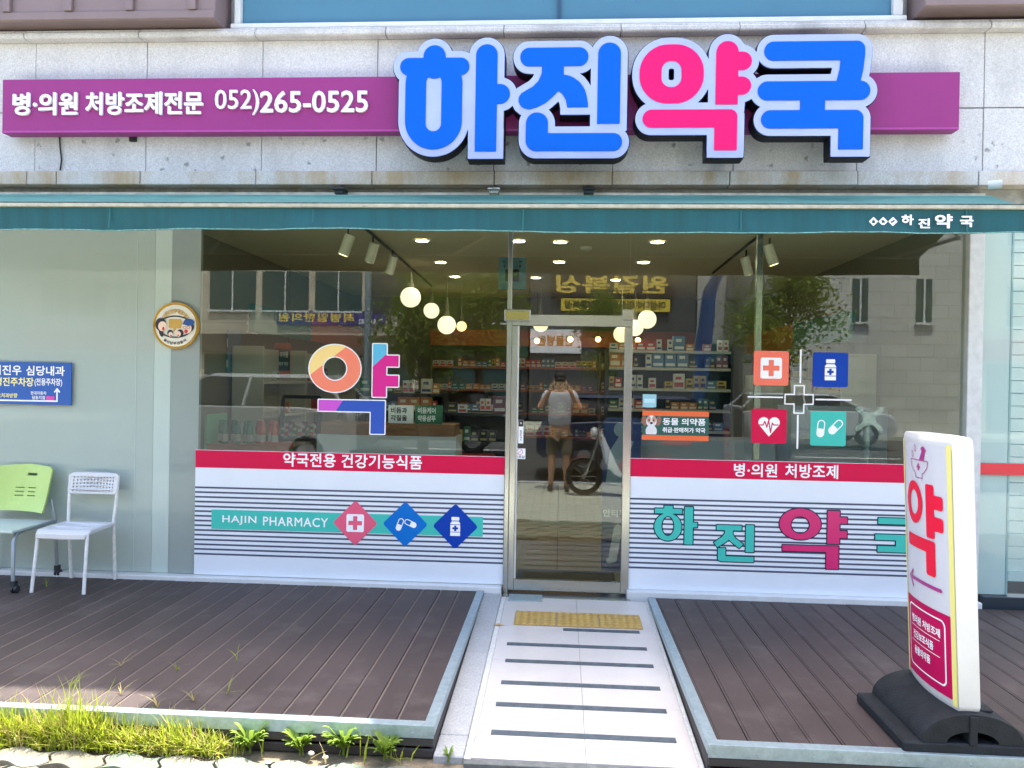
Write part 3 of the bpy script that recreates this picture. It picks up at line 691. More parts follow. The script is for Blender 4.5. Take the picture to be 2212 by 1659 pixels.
for k in range(3):
    mb = rslab(p0[0]+k*tw+.002, p0[0]+(k+1)*tw-.002, p1[1], p0[1], .008, .007); mb.v = [tuple(Vector(q)-TO) for q in mb.v]; tl = mb.build('tactile_tile', ty, tp, .002)
    st = MB(); dx = tw/6; dy = (p0[1]-p1[1])/6
    for i in range(6):
        for j in range(6):
            cx, cy = p0[0]+k*tw+(i+.5)*dx, p1[1]+(j+.5)*dy
            st.lathe([(dx*.38, 0), (dx*.3, .004), (dx*.12, .006), (0, .0062)], (cx-TO.x, cy-TO.y, rz_(cy, .0078)-TO.z), 8)
    stuff(st.build('studs', mat('tactile_stud', S(186, 154, 84), .5, var=.12, scale=30), tl))

# ================================================================ window films
FY = -.0085
def film(x0, x1, z0, z1, label):
    t = thing('window_film', label, 'window film', loc=((x0+x1)/2, FY, z0)); O = Vector(t.location); t['o'] = 0; del t['o']
    def p(o): o.parent = t; o.location = -O; return o
    p(box('film_base', (x0, x1, FY, -.0062, z0, z1), white_vinyl)); zb = z1-.137
    p(box('red_band', (x0+.001, x1, FY-.002, FY-.0005, zb, z1-.003), red_vinyl))
    zs = [onY(422, 1052, 0)[2]-(onY(422, 1052, 0)[2]-onY(422, 1195, 0)[2])*k/14 for k in range(15)]; mb = MB()
    for z in zs: mb.box(x0+.001, x1-.001, FY-.0015, FY-.0005, z-.0067, z+.0067)
    p(mb.build('stripes', stripe_vinyl)); return p
zf = lambda x, y: ((700+x/1.58)/1.8228, (1750+y/1.58)/1.8228)
p = film(-2.81, -.408, .057, 1.024, 'striped white vinyl film with teal bar and three diamonds on the left window')
p(textpx('lettering', '약국전용 건강기능식품', (611.5, 1007.5), (912, 984.5), FY-.0035, sheet_white, None, .02, 0, 1.05))
a, b = onY(*zf(213, 522), 0), onY(*zf(1900, 450), 0)
p(box('teal_bar', (a[0], b[0], FY-.0035, FY-.002, a[2], b[2]), teal_vinyl))
p(textpx('lettering', 'HAJIN', (480.2, 1132.8), (554, 1115), FY-.005, sheet_white, None, .014, 0, 1.12)); p(textpx('lettering', 'PHARMACY', (568, 1135.2), (708.7, 1119.6), FY-.005, sheet_white, None, .014, 0, 1.12))
CROSS = lambda a, t, r=.0: U(rb(-a, -t, a, t, r), rb(-t, -a, t, a, r))
def icon_plus(f, h, y, par, bgm):                # white rounded square with a cross cut in the ground colour
    par(shape('icon', f(I(rb(-h, -h, h, h, h*.16), NOT(CROSS(h*.78, h*.27, h*.08)))), (-h, h), h*.04, y, sheet_white))
pill = U(cap(0, -1, 0, 1, .78)); pill_cut = I(cap(0, -1, 0, 1, .56), lambda x, yy: -yy)
pills = lambda r1, r2: U(*[at(I(pill, NOT(pill_cut)), cx, cy, .42, r) for cx, cy, r in ((-.62, -.05, r1), (.62, .1, r2))])
bottle = I(U(rb(-.42, .62, .42, 1.0, .1), poly([(-.34, .56), (.34, .56), (.52, .34), (.52, -1), (-.52, -1), (-.52, .34)])),
           NOT(U(rb(-.6, .54, .6, .62), rb(-.6, .16, .6, .22), rb(-.6, -.62, .6, -.56), at(CROSS(.3, .11), 0, -.2))))
heart = U(at(U(cap(-.5, .35, -.5, .351, .5), cap(.5, .35, .5, .351, .5), poly([(-.93, .1), (.93, .1), (0, -1.0)])), 0, 0))
ecg = U(*[cap(*a, *b, .055) for a, b in zip([(-1.1, .1), (-.55, .1), (-.4, .45), (-.2, -.1), (-.05, .55), (.15, -.6), (.3, .3), (.45, .12), (.85, .12)][:-1], [(-.55, .1), (-.4, .45), (-.2, -.1), (-.05, .55), (.15, -.6), (.3, .3), (.45, .12), (.85, .12)])])
def place(nm, f, cx, cz, s, ext, y, mm, par, rot=0, st=None):
    return par(shape(nm, at(f, cx, cz, s, rot), (cx-ext*s, cx+ext*s, cz-ext*s, cz+ext*s), st or s*ext/45, y, mm))
sq = lambda x, y: rb(-1, -1, 1, 1, .16)(x, y)
plusbox = I(rb(-1, -1, 1, 1, .18), NOT(CROSS(.78, .24, .05)))
for (zx, zy), mm, ic, sc in (((1107, 487), pink_vinyl, plusbox, .068), ((1417, 494), sky_vinyl, pills(-.35, 1.15), .066), ((1728, 508), blue_vinyl, bottle, .072)):
    c = onY(*zf(zx, zy), 0)
    place('diamond', rb(-1, -1, 1, 1, .17), c[0], c[2], .123, 1.5, FY-.005, mm, p, math.pi/4); place('icon', ic, c[0], c[2], sc, 1.35, FY-.007, sheet_white, p)
p = film(.502, 2.93, .057, 1.036, 'striped white vinyl film with large outlined syllables on the right window')
p(textpx('lettering', '병·의원', (1585, 1029.5), (1679, 1002.5), FY-.0035, sheet_white, None, .02, 0, 1.05)); p(textpx('lettering', '처방조제', (1696, 1032), (1811, 1004.5), FY-.0035, sheet_white, None, .02, 0, 1.05))
def fl(ax, ay): return Frame(2400, 1750, 1.7015, ax, ay, 0)
q = fl(440, 540)
film_letters = [
 (fl(440, 540), U(rb(364, 410, 420, 450), rb(302, 430, 482, 462), I(ell(390, 552, 90, 92), NOT(ell(390, 546, 42, 66))), rb(500, 415, 555, 665), rb(540, 518, 584, 550)), teal_vinyl, (295, 400, 592, 672)),
 (fl(832, 660), U(rb(715, 540, 880, 574), poly([(770, 570), (822, 570), (822, 600), (840, 625), (892, 664), (866, 692), (812, 650), (797, 636), (775, 655), (722, 690), (698, 658), (750, 620), (770, 596)]), rb(908, 535, 962, 716), poly([(726, 694), (776, 694), (776, 748), (962, 748), (962, 783), (745, 783), (730, 775), (726, 760)])), teal_vinyl, (690, 528, 970, 792)),
 (fl(1360, 620), U(I(ell(1274, 534, 136, 104), NOT(ell(1274, 540, 62, 58))), rb(1452, 440, 1532, 660), rb(1520, 480, 1580, 524), rb(1520, 572, 1580, 620), rb(1160, 676, 1528, 716), rb(1448, 690, 1528, 828)), mat('magenta_vinyl', S(214, 24, 110), .36), (1130, 420, 1590, 836)),
 (fl(1950, 620), U(rb(1798, 494, 2070, 534), poly([(2030, 500), (2070, 500), (2062, 610), (2020, 610)]), rb(1780, 604, 2120, 642), rb(1916, 630, 1980, 690), rb(1796, 682, 2075, 722), rb(2015, 690, 2075, 800)), teal_vinyl, (1772, 486, 2128, 808))]
for fr, g, mm, bb in film_letters:
    p(shape('letter_outline', fr.f(off(g, 6.5)), fr.bb(*bb, .008), .0035, FY-.0035, navy_vinyl)); p(shape('letter', fr.f(g), fr.bb(*bb), .0035, FY-.005, mm))
# colourful big syllable on the left window
z5 = lambda ax, ay: Frame(700, 850, 1.58, ax, ay, 0)
fr = z5(1090, 1075); SY = -.0085
st_ = thing('window_sticker', 'big multicoloured medicine syllable sticker in the middle of the left window', 'sticker', loc=(fr.X(1090), SY, fr.Z(1360))); SO = Vector(st_.location)
def ps_(o): o.parent = st_; o.location = -SO; return o
o_ = I(ell(976, 951, 162, 146), NOT(ell(976, 952, 78, 76))); ya = U(rb(1215, 796, 1300, 1123), rb(1280, 866, 1376, 934), rb(1280, 990, 1376, 1058)); gi = U(rb(876, 1148, 1294, 1216), rb(1206, 1148, 1294, 1352))
half = lambda a, b: (lambda x, y: ((b[0]-a[0])*(y-a[1])-(b[1]-a[1])*(x-a[0]))/math.hypot(b[0]-a[0], b[1]-a[1]))
for nm, g, line, ca, cb_, bb in (('ring', o_, ((830, 985), (1040, 820)), S(250, 218, 140), S(246, 132, 104), (800, 790, 1150, 1110)), ('vowel', ya, ((1200, 950), (1300, 855)), S(88, 186, 226), S(218, 6, 142), (1200, 780, 1390, 1140)), ('consonant', gi, ((980, 1225), (1035, 1140)), S(206, 74, 204), S(18, 76, 180), (865, 1130, 1305, 1365))):
    ps_(shape(nm, fr.f(off(g, 7)), fr.bb(*bb), .004, SY, sheet_white))
    ps_(shape(nm, fr.f(I(g, half(*line))), fr.bb(*bb), .004, SY-.0015, mat('v_%s_a' % nm, ca, .36))); ps_(shape(nm, fr.f(I(g, NOT(half(*line)))), fr.bb(*bb), .004, SY-.0015, mat('v_%s_b' % nm, cb_, .36)))
# four icon squares round an outlined cross on the right window
z7 = lambda ax, ay: Frame(2400, 850, 1.3554, ax, ay, 0)
fr = z7(1010, 970)
ic_th = {}
for lab, c, mm, ic, sc in (('coral square sticker with a white first aid cross on the right window', (861, 815), coral_vinyl, plusbox, 56),
        ('dark blue square sticker with a white pill bottle on the right window', (1170, 819), blue_vinyl, bottle, 56),
        ('crimson square sticker with a white heartbeat heart on the right window', (855, 1125), red_vinyl, I(heart, NOT(ecg)), 56),
        ('turquoise square sticker with two white capsules on the right window', (1164, 1132), teal_vinyl, pills(-.1, -.75), 62)):
    X, Z = fr.X(c[0]), fr.Z(c[1]); t = thing('window_sticker', lab, 'sticker', 'icon stickers around the cross', (X, SY, Z-.1))
    def pp(o, t=t): o.parent = t; o.location = -Vector(t.location); return o
    place('square', rb(-1, -1, 1, 1, .13), X, Z, 92*fr.s, 1.05, SY, mm, pp); place('icon', ic, X, Z-(.0 if sc != 62 else -.004), sc*fr.s, 1.35, SY-.0015, sheet_white, pp)
t = thing('window_sticker', 'white outlined cross with four thin lines between the icon stickers', 'sticker', loc=(fr.X(1010), SY, fr.Z(1240)))
def pp(o, t=t): o.parent = t; o.location = -Vector(t.location); return o
cr = CROSS(77, 29); X0, Z0 = fr.X(1010), fr.Z(979)
place('cross_outline', I(cr, NOT(off(cr, -7))), X0, Z0, fr.s, 80, SY, sheet_white, pp, 0, .0035)
for q_ in ((1010, 713, 1019, 893), (1001, 1062, 1010, 1243), (740, 966, 926, 974), (1096, 974, 1283, 982)): pp(box('line', (fr.X(q_[0]), fr.X(q_[2]), SY, -.0065, fr.Z(q_[3]), fr.Z(q_[1])), sheet_white))
# animal medicine sticker
X0, X1, Z0, Z1 = fr.X(184), fr.X(538), fr.Z(1212), fr.Z(1055); H = Z1-Z0
t = thing('window_sticker', 'green and orange sticker with a small dog beside the door', 'sticker', loc=(X0, SY, Z0))
def pp(o, t=t): o.parent = t; o.location = -Vector(t.location); return o
pp(box('border', (X0, X1, SY, -.0065, Z0, Z1), mat('orange_vinyl', S(236, 104, 52), .4))); pp(box('panel', (X0, X1, SY-.0015, SY-.0003, Z0+H*.17, Z1-H*.17), mat('green_vinyl', S(16, 84, 76), .4)))
pp(text('lettering', '동물 의약품', fr.X(293), fr.Z(1130), fr.X(520), fr.Z(1092), SY-.003, sheet_white, None, .02)); pp(text('lettering', '취급·판매허가 약국', fr.X(292), fr.Z(1170), fr.X(520), fr.Z(1142), SY-.003, sheet_white, None, .025))
dX, dZ = fr.X(232), fr.Z(1115); u_ = fr.s
pp(shape('dog_chest', at(U(ell(0, -50, 30, 34), rb(-28, -64, 28, -45)), dX, dZ, u_), (dX-40*u_, dX+40*u_, dZ-64*u_, dZ), .002, SY-.003, mat('dog_white', S(222, 222, 226), .6)))
pp(shape('dog_ear', at(U(ell(-36, 5, 14, 26, .25), ell(38, 5, 14, 26, -.25)), dX, dZ, u_), (dX-60*u_, dX+60*u_, dZ-30*u_, dZ+36*u_), .002, SY-.003, mat('dog_brown', S(150, 100, 84), .7)))
pp(shape('dog_head', at(U(ell(0, 4, 28, 32)), dX, dZ, u_), (dX-30*u_, dX+30*u_, dZ-30*u_, dZ+38*u_), .002, SY-.004, MATS['dog_white']))
pp(shape('dog_face', at(U(ell(-14, 14, 10, 18), ell(14, 14, 10, 18)), dX, dZ, u_), (dX-30*u_, dX+30*u_, dZ-30*u_, dZ+38*u_), .0015, SY-.005, mat('dog_tan', S(200, 150, 130), .7)))
pp(shape('dog_features', at(U(ell(0, -6, 8, 6), ell(-12, 10, 4, 5), ell(12, 10, 4, 5)), dX, dZ, u_), (dX-30*u_, dX+30*u_, dZ-30*u_, dZ+38*u_), .0012, SY-.006, mat('dog_dark', S(24, 20, 22), .5)))
a, b = fr.X(184), fr.X(257)
t = tag(box('window_sticker', (a, b, SY, -.0065, fr.Z(1036), fr.Z(966)), mat('pale_blue_vinyl', S(150, 200, 214), .4)), 'small pale blue square sticker above the dog sticker', 'sticker')
bl = box('print', (a+.012, b-.012, SY-.001, SY-.0003, fr.Z(1013), fr.Z(990)), mat('paler_blue', S(190, 226, 236), .4), t)
# door stickers
z6 = Frame(1900, 850, 1.659, 247, 1480, -.0)
t = thing('door_sticker', 'narrow white vertical instruction sticker on the door glass', 'sticker', loc=(z6.X(249), -.002, z6.Z(1486)))
def pp(o, t=t): o.parent = t; o.location = -Vector(t.location); return o
pp(box('strip', (z6.X(233), z6.X(266), -.0015, -.0004, z6.Z(1486), z6.Z(1332)), sheet_white)); pp(box('black_top', (z6.X(234), z6.X(265), -.003, -.0017, z6.Z(1376), z6.Z(1333)), mat('black_print', S(24, 24, 28), .4)))
place('ring', I(ell(0, 0, 1, 1), NOT(ell(0, 0, .55, .55))), z6.X(249), z6.Z(1354), .0065, 1.2, -.0042, sheet_white, pp)
for k, ch in enumerate('눌러주세요'): pp(text('lettering', ch, z6.X(244), z6.Z(1410+k*14), z6.X(255), z6.Z(1399+k*14), -.003, MATS['black_print'], None, .02))
t = thing('door_sticker', 'small white caution sticker with a red prohibition ring, low on the door', 'sticker', loc=(z6.X(246), -.002, z6.Z(1588)))
def pp(o, t=t): o.parent = t; o.location = -Vector(t.location); return o
pp(box('card', (z6.X(211), z6.X(281), -.0015, -.0004, z6.Z(1588), z6.Z(1519)), sheet_white))
place('ring', U(I(ell(0, 0, 1, 1), NOT(ell(0, 0, .82, .82))), cap(-.6, -.6, .6, .6, .08)), z6.X(245), z6.Z(1541), 20*z6.s, 1.1, -.003, mat('pink_print', S(216, 120, 160), .4), pp); pp(text('lettering', '손조심', z6.X(217), z6.Z(1583), z6.X(275), z6.Z(1564), -.003, MATS['black_print'], None, .02))

# ================================================================ parking direction sign
a = onY(154.4, 875.4, -.012); b = onY(154.4, 784, -.012)
PX1, PZ0, PZ1 = a[0], a[2], b[2]
pk = thing('parking_sign', 'blue parking direction sign with white arrow on the frosted glass', 'sign', loc=(PX1-.5, -.014, PZ0))
def pp(o, t=pk): o.parent = t; o.location = -Vector(t.location); return o
pk_b = mat('sign_blue', S(14, 86, 172), .4); yel = mat('pale_yellow_print', S(250, 240, 150), .4)
pp(box('sign_plate', (PX1-1.02, PX1, -.018, -.0065, PZ0, PZ1), pk_b, None, .001))
k4 = Frame(0, 800, 1.6589, 230, 1180, -.018)
def kt(s_, x0, y0, x1, y1, mm, bold=.022): pp(text('lettering', s_, k4.X(x0), k4.Z(y1), k4.X(x1), k4.Z(y0), -.0195, mm, None, bold))
kt('임진우', -62, 1060, 136, 1126, sheet_white); kt('심당내과', 168, 1062, 430, 1126, sheet_white); kt('명진주차장', -42, 1140, 220, 1198, yel); kt('(전용주차장)', 226, 1142, 414, 1198, sheet_white, .02)
kt('K치과방향', -20, 1244, 110, 1274, yel, .02); kt('현대자동차', 200, 1228, 308, 1252, sheet_white, .015); kt('달동지점', 211, 1258, 298, 1282, sheet_white, .015)
pp(box('pink_block', (k4.X(308), k4.X(361), -.0195, -.0185, k4.Z(1286), k4.Z(1259)), mat('pink_block', S(220, 70, 170), .4)))
pp(shape('arrow', k4.f(U(rb(-300, 1286, 385, 1296), rb(375, 1212, 385, 1296), cap(380, 1210, 364, 1230, 5), cap(380, 1210, 396, 1230, 5))), k4.bb(-300, 1200, 405, 1300), .003, -.0195, sheet_white))

# ================================================================ round plaque
pc = onY(380.5, 703.5, -.02); PR = 50.5/1661*5.95
pl = thing('round_plaque', 'round domed plaque with yellow rim and cartoon family on the glass', 'plaque', loc=(pc[0], -.01, pc[2]-PR))
def pp(o, t=pl): o.parent = t; o.location = -Vector(t.location); return o
pp(MB().lathe([(0, -.012), (PR*.9, -.012), (PR*.99, -.03), (PR, -.02), (PR, -.006)], (pc[0], 0, pc[2]), 40, 'y').build('rim', mat('amber_rim', S(214, 164, 44), .3, coat=.4)))
pp(MB().lathe([(0, -.034), (PR*.45, -.033), (PR*.8, -.030), (PR*.9, -.026), (PR*.9, -.012)], (pc[0], 0, pc[2]), 40, 'y').build('dome', mat('cream_print', S(226, 222, 206), .25, coat=.5)))
uy = -.0375; pu = PR/100.
def pd(nm, f, mm, y=uy, e=100): return pp(shape(nm, at(f, pc[0], pc[2], pu), (pc[0]-e*pu, pc[0]+e*pu, pc[2]-e*pu, pc[2]+e*pu), .0025, y, mm))
ink = mat('ink_black', S(34, 32, 40), .5); skin_p = mat('print_skin', S(240, 208, 186), .5); gold_p = mat('print_gold', S(200, 158, 70), .5)
pd('heart_outline', I(ell(0, -5, 78, 48), NOT(ell(0, -5, 71, 42))), ink); pd('speech_bubble', U(rb(-28, -12, 28, 28, 8), poly([(-4, -30), (8, -10), (-8, -10)])), gold_p, uy-.0012)
pd('hair', U(ell(-62, 4, 24, 28), ell(-60, -30, 9, 20, .3), ell(64, -4, 20, 22), ell(24, -32, 15, 16), ell(-20, -32, 13, 14)), ink, uy-.0024)
[pd('face', ell(*q_), skin_p, uy-.0036) for q_ in ((-54, -4, 19, 21), (54, -12, 20, 22), (16, -36, 11, 12), (-18, -38, 10, 10))]
pd('cap', U(ell(62, 14, 24, 15), cap(38, 8, 60, 8, 4)), mat('print_blue', S(24, 74, 140), .5), uy-.0048); pd('mouth', U(ell(-50, -14, 5, 8), ell(50, -24, 8, 8), ell(16, -42, 4, 3), ell(-16, -43, 4, 3)), mat('print_red', S(206, 44, 60), .5), uy-.0048)
pd('glasses', U(*[I(ell(x, -8, 7, 6), NOT(ell(x, -8, 5.4, 4.4))) for x in (44, 60)]), ink, uy-.0052)
def arc_text(s_, r, a0, a1, h, mm, up=True):
    for k, ch in enumerate(s_):
        a = math.radians(a0+(a1-a0)*k/(len(s_)-1)); A, Fc = glyphs(ch, .03); A = (A-.5)*h*pu; rot = (a-math.pi/2) if up else (a+math.pi/2)
        V = [(pc[0]+r*pu*math.cos(a)+x*math.cos(rot)-y*math.sin(rot), pc[2]+r*pu*math.sin(a)+x*math.sin(rot)+y*math.cos(rot)) for x, y in A]; pp(solid(V, Fc, uy, 0).build('lettering', mm, None, weld=False))
arc_text('아동안전지킴이집', 62, 142, 38, 19, gold_p); arc_text('울산남부경찰서', 76, 236, 304, 13, ink, False)

# ================================================================ standing sign
sx, sy = 1.80, -2.115
sg = thing('standing_sign', 'white curved standing sign with red lettering and arrow on a black rubber base', 'sign', loc=(sx, sy, DZ))
bx0, bx1, by0, by1 = -.29, .29, -.268, .268
MB().box(bx0, bx1, by0, by1, .0, .05).build('base', black_rubber, sg, .008)
arc = lambda r, n=18: [(r[0]*math.cos(math.pi*k/n), r[1]*math.sin(math.pi*k/n)) for k in range(n+1)]
R1, R2 = (.215, .125), (.11, .05); o1, o2 = arc(R1), arc(R2); mb = MB()
ring = [(a, b+.051) for a, b in o1]+[(a, b+.051) for a, b in o2[::-1]]; n = len(ring)
V = [(a, by0+.004, b) for a, b in ring]+[(a, by1-.004, b) for a, b in ring]; k = len(o1)
Fq = [(i, i+1, n-2-i, n-1-i) for i in range(k-1)]+[(n+n-1-i, n+n-2-i, n+i+1, n+i) for i in range(k-1)]
Fs = [(i, i+n, i+1+n, i+1) for i in range(k-1)]+[(k+i, k+i+n, k+i+1+n, k+i+1) for i in range(k-1)]
mb.add(V, Fq); mb.add(V, Fs, True); mb.build('base_arch', black_rubber, sg)
MB().box(-.016, .016, by0+.002, by1-.002, .05, .105).build('base_web', black_rubber, sg, .003)
MB().box(-.016, .016, by0-.004, by0+.003, .045, .17).build('base_rib', black_rubber, sg, .003)
MB().box(.06, .115, by0+.06, by0+.12, .165, .178).build('base_plug', black_rubber, sg, .004)
TILT = math.radians(-2.6); BH0, BH1 = .168, 1.365; HW = .235
def body_sec(t):                                    # half outline: x offset of the face for u in -1..1
    return .045+.03*(1-t*t)
def tiltp(x, y, z): zz_ = z-BH0; return (x+zz_*math.tan(TILT), y, z)
us = list(np.linspace(-1, 1, 25)); loop = [(-body_sec(u), -u*HW) for u in us]+[(body_sec(u), u*HW) for u in us]
mb = MB(); zs = [(BH0, .93), (BH0+.012, .985), (BH0+.03, 1), (BH1-.03, 1), (BH1-.012, .985), (BH1, .93)]; n = len(loop); V = []
for z, s_ in zs: V += [tiltp(a*(s_ if s_ > .99 else s_-.04), b*s_, z) for a, b in loop]
Fq = [(i*n+k, i*n+(k+1) % n, (i+1)*n+(k+1) % n, (i+1)*n+k) for i in range(len(zs)-1) for k in range(n)]
Fq = [q[::-1] for q in Fq]
mb.add(V, Fq, True); mb.add(V[:n], [tuple(range(n))]); mb.add(V[-n:], [tuple(range(n-1, -1, -1))])
mb.build('light_box', mat('white_plastic', S(206, 206, 206), .35, spec=.4, var=.045, scale=5), sg)
PU0, PU1, PV0, PV1 = -.205, .205, BH0+.045, BH1-.04    # poster: u runs to the photographer's right (towards -y)
def wrap(nm, V, Fc, lift, mm):                        # flat artwork bent over the curved face
    bm = bmesh.new(); vs_ = [bm.verts.new((a, b, 0)) for a, b in V]
    for q in Fc:
        try: bm.faces.new([vs_[i] for i in q])
        except Exception: pass
    for u in np.arange(-.22, .23, .02): bmesh.ops.bisect_plane(bm, geom=bm.verts[:]+bm.edges[:]+bm.faces[:], plane_co=(u, 0, 0), plane_no=(1, 0, 0), dist=1e-6)
    for v in bm.verts:
        t = max(-1, min(1, v.co.x/HW)); x = -body_sec(t)-lift; v.co = tiltp(x, -v.co.x, v.co.y)
    me = bpy.data.meshes.new(nm); bm.to_mesh(me); bm.free(); me.materials.append(mm); return obj(nm, me, sg)
PWd, PHt = PU1-PU0, PV1-PV0
def art(nm, f, box_, lift, mm, st=.0025):              # f drawn in poster units: u 0..1 across, v 0..1 down
    bb = (PU0+box_[0]*PWd, PU0+box_[2]*PWd, PV1-box_[3]*PHt, PV1-box_[1]*PHt)
    return wrap(nm, *fill(contour(f, *bb, st)), lift, mm)
pu_ = lambda u: PU0+u*PWd
pv_ = lambda v: PV1-v*PHt
R = lambda u0_, v0_, u1_, v1_, r=0.: rb(pu_(u0_), pv_(v1_), pu_(u1_), pv_(v0_), r)
poster_w = mat('poster_white', S(204, 204, 212), .4, spec=.3); mag = mat('poster_magenta', S(190, 8, 84), .5, spec=.2); redp = mat('poster_red', S(230, 26, 62), .5, spec=.2); purp = mat('poster_purple', S(168, 48, 130), .35)
art('poster', R(0, 0, 1, 1), (0, 0, 1, 1), .002, poster_w, .01)
art('poster_field', R(0, .672, 1, 1), (0, .66, 1, 1), .0035, mag, .005)
for a, b in ((-.06, .0), (1.0, 1.07)): art('yellow_tape', R(a, -.005, b, 1.02), (a, -.01, b, 1.03), .004, mat('tape_yellow', S(232, 222, 132), .5), .004)
art('frame_line', I(R(.08, .7, .92, .965, .03), NOT(R(.1, .706, .9, .959, .026))), (.05, .69, .95, .975), .005, sheet_white, .002)
cap_uv = lambda a, b, c, d, r: cap(pu_(a), pv_(b), pu_(c), pv_(d), r)
art('syllable', U(I(ell(pu_(.33), pv_(.255), .088, .1), NOT(ell(pu_(.33), pv_(.255), .046, .058))), R(.62, .165, .78, .385, .012), R(.7, .205, .93, .262, .014), R(.7, .292, .93, .35, .014), R(.12, .395, .78, .448, .012), R(.6, .4, .78, .54, .014)), (.05, .14, .98, .56), .005, redp)
art('arrow', U(cap_uv(.14, .585, .86, .585, .0085), cap_uv(.14, .585, .24, .555, .007), cap_uv(.14, .585, .24, .62, .007)), (.05, .54, .95, .64), .005, purp)
mo = lambda dx: poly([(pu_(a), pv_(b)) for a, b in ((.27, .075), (.68, .075), (.66, .1), (.6, .12), (.55, .128), (.555, .146), (.4, .146), (.4, .128), (.34, .118), (.29, .1))])
art('mortar_icon', U(I(off(mo(0), .004), NOT(mo(0))), R(.455, .088, .49, .116), R(.43, .098, .515, .106), poly([(pu_(a), pv_(b)) for a, b in ((.5, .07), (.56, .035), (.54, .02), (.6, .012), (.66, .03), (.63, .036), (.6, .07))]), *[I(ell(pu_(a), pv_(b), .009, .017, .3), NOT(ell(pu_(a), pv_(b), .006, .013, .3))) for a, b in ((.32, .05), (.4, .025))]), (.2, .0, .75, .16), .005, purp, .002)
for k, s_ in enumerate(('병의원 처방조제', '건강보조식품', '동물의약품')):
    A, Fc = glyphs(s_, .03); v0_ = .742+k*.066; w_ = (.66, .5, .4)[k]
    wrap('lettering', [(pu_(.17+(.03*k))+x*w_*PWd, pv_(v0_+.036)+y*.036*PHt) for x, y in A], Fc, .005, sheet_white)
    if k < 2: art('rule', R(.15, v0_+.047, .82, v0_+.0495), (.1, v0_+.04, .9, v0_+.055), .005, sheet_white, .0015)

# ================================================================ chairs
wp = mat('white_chair_plastic', S(214, 214, 216), .38, var=.03, scale=10); wl = mat('white_chair_metal', S(220, 220, 218), .4, var=.12, scale=30)
ch = thing('perforated_chair', 'white chair with perforated seat and backrest beside the lime chair', 'chair', loc=(-3.57, -.29, DZ))
hole = lambda nx_, nz_, px, pz, r: (lambda x, y: -np.minimum.reduce([np.hypot(x-(i-(nx_-1)/2)*px, y-(j-(nz_-1)/2)*pz) for i in range(nx_) for j in range(nz_)])+r)
V, Fc = fill(contour(I(rb(-.195, -.075, .195, .085, .035), hole(13, 5, .026, .025, .0075)), -.2, .2, -.08, .09, .003))
mb = solid(V, Fc, 0, .014); mb.v = [(x, .2+y+.9*x*x*-.6+(z)*.18, .735+z-.16*x*x) for x, y, z in mb.v]; mb.build('backrest', wp, ch)
V, Fc = fill(contour(I(rb(-.2, -.2, .2, .19, .05), hole(13, 9, .026, .026, .0075)), -.21, .21, -.21, .2, .0035))
mb = solid(V, Fc, 0, .016)
mb.v = [(x, z, .445-y-(.9*max(0, -z-.13)**2*9+.02*(1-(x/.2)**2)*(1 if z > -.13 else .4))) for x, y, z in mb.v]; mb.build('seat', wp, ch)
front = MB().box(-.185, .185, -.205, -.195, .385, .425); front.build('seat_lip', wp, ch, .006)
for s_ in (-1, 1):
    MB().tube([(s_*.185, -.17, .42), (s_*.195, -.22, .0)], .0125, 10).build('leg', wl, ch)
    MB().tube([(s_*.19, .2, .8), (s_*.188, .185, .62), (s_*.18, .165, .46), (s_*.175, .2, .0)], .0125, 10).build('leg', wl, ch)
    MB().tube([(s_*.182, -.17, .42), (s_*.18, .165, .43)], .011, 8).build('side_rail', wl, ch)
lime = mat('lime_plastic', S(186, 212, 124), .4, var=.03, scale=6); gm = mat('grey_chair_tube', S(142, 152, 158), .35, .5); pale = mat('pale_seat', S(206, 218, 212), .35, var=.04); cst = mat('caster_black', S(34, 38, 44), .5)
gc = thing('caster_chair', 'lime green office chair on black casters at the left edge of the deck', 'chair', loc=(-4.14, -.27, DZ))
slots = U(*[rb(x-.035, z-.004, x+.035, z+.004, .003) for z in (-.05, -.02, .01) for x in (-.04, .06)], rb(.0, .1, .085, .122, .004))
V, Fc = fill(contour(I(poly([(-.24, -.155), (.205, -.17), (.235, .155), (.2, .175), (0, .19), (-.2, .178), (-.24, .155)]), NOT(slots)), -.25, .25, -.18, .2, .004)); V, Fc = grid(V, Fc, .04)
mb = solid(V, Fc, 0, .018); mb.v = [(x, .2+y-1.1*x*x+z*.22-1.0*min(0, z+.05)**2,   .675+z) for x, y, z in mb.v]; mb.build('backrest', lime, gc)
MB().box(-.23, .23, .0, .012, 0, .0).v
sm = MB(); sm.box(-.235, .235, -.25, .2, .42, .438); sm.build('seat', pale, gc, .012, 2)
for s_ in (-1, 1):
    MB().tube([(s_*.22, .19, .6), (s_*.245, .2, .45), (s_*.255, .215, .08)], .013, 10).build('leg', gm, gc)
    MB().tube([(s_*.2, -.1, .41), (s_*.225, -.2, .405), (s_*.238, -.245, .36), (s_*.25, -.26, .08)], .013, 10).build('leg', gm, gc)
    MB().tube([(s_*.245, .2, .43), (s_*.21, -.12, .408)], .012, 8).build('side_rail', gm, gc)
    for yy in (-.26, .215):
        c = MB().lathe([(0, -.022), (.024, -.022), (.027, -.018), (.027, -.004), (.012, -.003), (.012, .003), (.027, .004), (.027, .018), (.024, .022), (0, .022)], (s_*.255+.012, yy, .027), 16, 'x'); c.box(s_*.255-.012, s_*.255+.02, yy-.018, yy+.018, .045, .085); c.build('caster', cst, gc)

